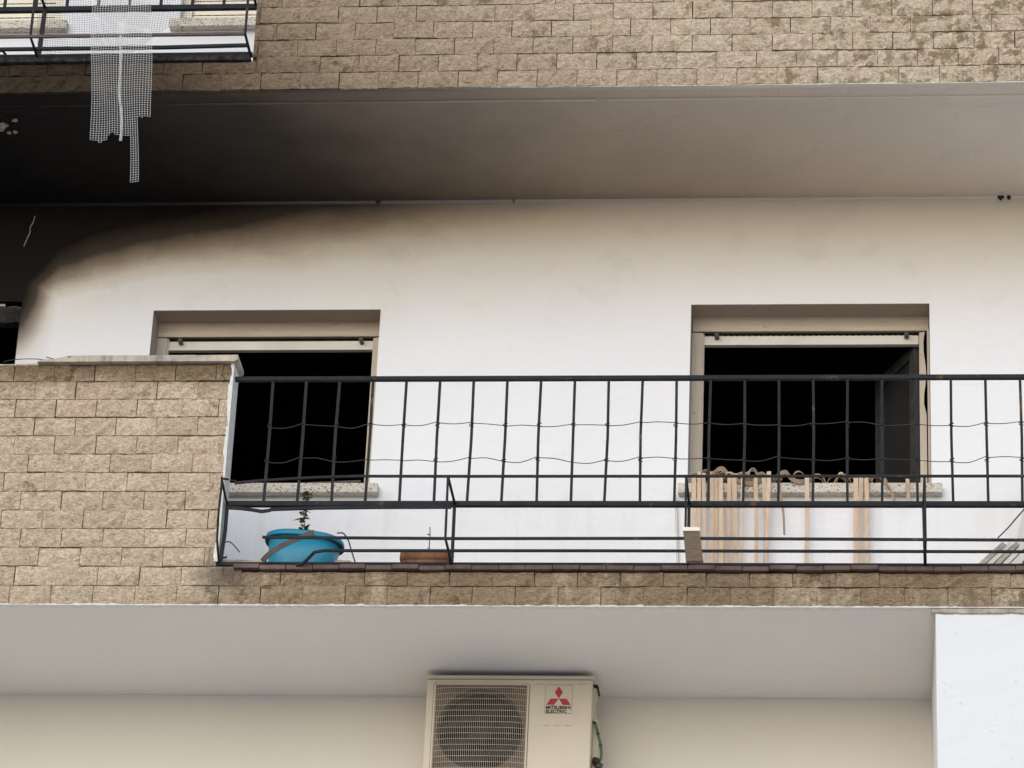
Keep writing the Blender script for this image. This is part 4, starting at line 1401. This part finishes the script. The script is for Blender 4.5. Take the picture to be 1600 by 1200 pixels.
while z > gz0 + .01:
    bm = nb()
    sweep(bm, [(gx0 + .002, ay - 0.008, z), (AXC - .15, ay - 0.024, z), (AXC, ay - 0.028, z), (AXC + .15, ay - 0.024, z), (gx1 - .002, ay - 0.008, z)], (0.0012,), n=4)
    obj('grille_crossbar', bm, 'ac_wire', A)
    z -= 0.0292
# badge: three red rhombi and two lines of lettering in a thin frame
bx0, bx1, bz0, bz1 = -1.524, -1.392, 7.783, 7.932
bm = nb()
for x0, x1, z0, z1 in ((bx0, bx1, bz1 - .0016, bz1), (bx0, bx1, bz0, bz0 + .0016), (bx0, bx0 + .0016, bz0 + .0016, bz1 - .0016), (bx1 - .0016, bx1, bz0 + .0016, bz1 - .0016)):
    box(bm, x0, x1, ay - 0.0015, ay + 0.001, z0, z1)
badge = obj('badge', bm, 'ac_line', A)
bcx, bcz = (bx0 + bx1) / 2, 7.862
w_, h_ = 0.0195, 0.0305
for poly in ([(bcx, bcz), (bcx + w_, bcz + h_), (bcx, bcz + 2 * h_), (bcx - w_, bcz + h_)],
             [(bcx - 0.001, bcz - 0.002), (bcx - 0.0205, bcz - 0.0335), (bcx - 0.0585, bcz - 0.0335), (bcx - 0.039, bcz - 0.002)],
             [(bcx + 0.001, bcz - 0.002), (bcx + 0.039, bcz - 0.002), (bcx + 0.0585, bcz - 0.0335), (bcx + 0.0205, bcz - 0.0335)]):
    bm = nb()
    prism(bm, poly, ay - 0.002, ay + 0.001)
    obj('logo_diamond', bm, 'red', badge)
def lettering(text, x, z, size, width):
    cu = bpy.data.curves.new('lettering', 'FONT')
    cu.body = text
    cu.size = size
    cu.extrude = 0.0006
    cu.offset = 0.0006
    tmp = bpy.data.objects.new('lettering_tmp', cu)
    COL.objects.link(tmp)
    dg = bpy.context.evaluated_depsgraph_get()
    me = bpy.data.meshes.new_from_object(tmp.evaluated_get(dg))
    bpy.data.objects.remove(tmp)
    xs = [v.co.x for v in me.vertices]
    sc = width / (max(xs) - min(xs))
    mn = min(xs)
    for v in me.vertices:
        v.co = Vector((x + (v.co.x - mn) * sc, ay - 0.0016 - v.co.z, z + v.co.y))
    me.materials.clear()
    me.materials.append(MT['print'])
    o = bpy.data.objects.new('lettering', me)
    COL.objects.link(o)
    o.parent = badge
    return o
lettering('MITSUBISHI', bx0 + 0.007, 7.8075, 0.0225, 0.118)
lettering('ELECTRIC', bx0 + 0.007, 7.7875, 0.0225, 0.100)
# pressed marks on the panel
bm = nb()
for x in (-1.530, -1.478, -1.426):
    box(bm, x, x + 0.034, ay - 0.0008, ay + .001, 7.7215, 7.7235)
for x in (-1.572, -1.366):
    box(bm, x, x + 0.036, ay - 0.0008, ay + .001, 7.9345, 7.9365)
obj('pressed_mark', bm, 'ac_line', A)
# bracket clip, valve cover, insulated pipe
bm = nb()
sweep(bm, [(ax1 + 0.001, ay + 0.05, 7.945), (ax1 + 0.020, ay + 0.045, 7.942), (ax1 + 0.030, ay + 0.04, 7.895)], (0.013, 0.005), (0, 1, 0))
obj('handle', bm, 'ac_dark', A)
boxobj('valve_cover', 'ac', A, ax1 - .001, ax1 + 0.026, ay + 0.08, ay + 0.22, 7.46, 7.79, bevel=0.006)
bm = nb()
pp = smooth_path([(ax1 - .002, ay + 0.06, 7.765), (ax1 + 0.016, ay + 0.055, 7.752), (ax1 + 0.032, ay + 0.05, 7.69), (ax1 + 0.044, ay + 0.05, 7.64), (ax1 + 0.048, ay + 0.055, 7.59), (ax1 + 0.036, ay + 0.07, 7.56)], 6)
sweep(bm, pp, (0.0068,), n=10)
pipe = obj('pipe', bm, 'green', A, True)
for i in (5, 11, 18):
    bm = nb()
    dd_ = (pp[i + 1] - pp[i]).normalized()
    sweep(bm, [pp[i] - dd_ * 0.004, pp[i] + dd_ * 0.004], (0.0085,), n=10)
    obj('tape', bm, 'tape', pipe)
for k, (dx, dz) in enumerate(((0.024, 7.565), (0.036, 7.545), (0.030, 7.515), (0.046, 7.50), (0.028, 7.475), (0.042, 7.45))):
    bm = nb()
    bmesh.ops.create_icosphere(bm, subdivisions=2, radius=0.020)
    for v in bm.verts:
        v.co *= 1 + 0.25 * noise.noise(v.co * 60 + Vector((k, 0, 0)))
        v.co += Vector((ax1 + dx, ay + 0.06 + 0.01 * (k % 2), dz))
    obj('pipe_wrapping', bm, 'tape' if k % 2 == 0 else 'strapmetal', A, True)
for bx_ in (-1.98, -1.42):
    bm = nb()
    box(bm, bx_, bx_ + 0.03, -0.33, 0.002, 7.395, 7.426)
    box(bm, bx_, bx_ + 0.03, -0.03, 0.001, 7.10, 7.395)
    obj('wall_bracket', bm, 'strapmetal', A)
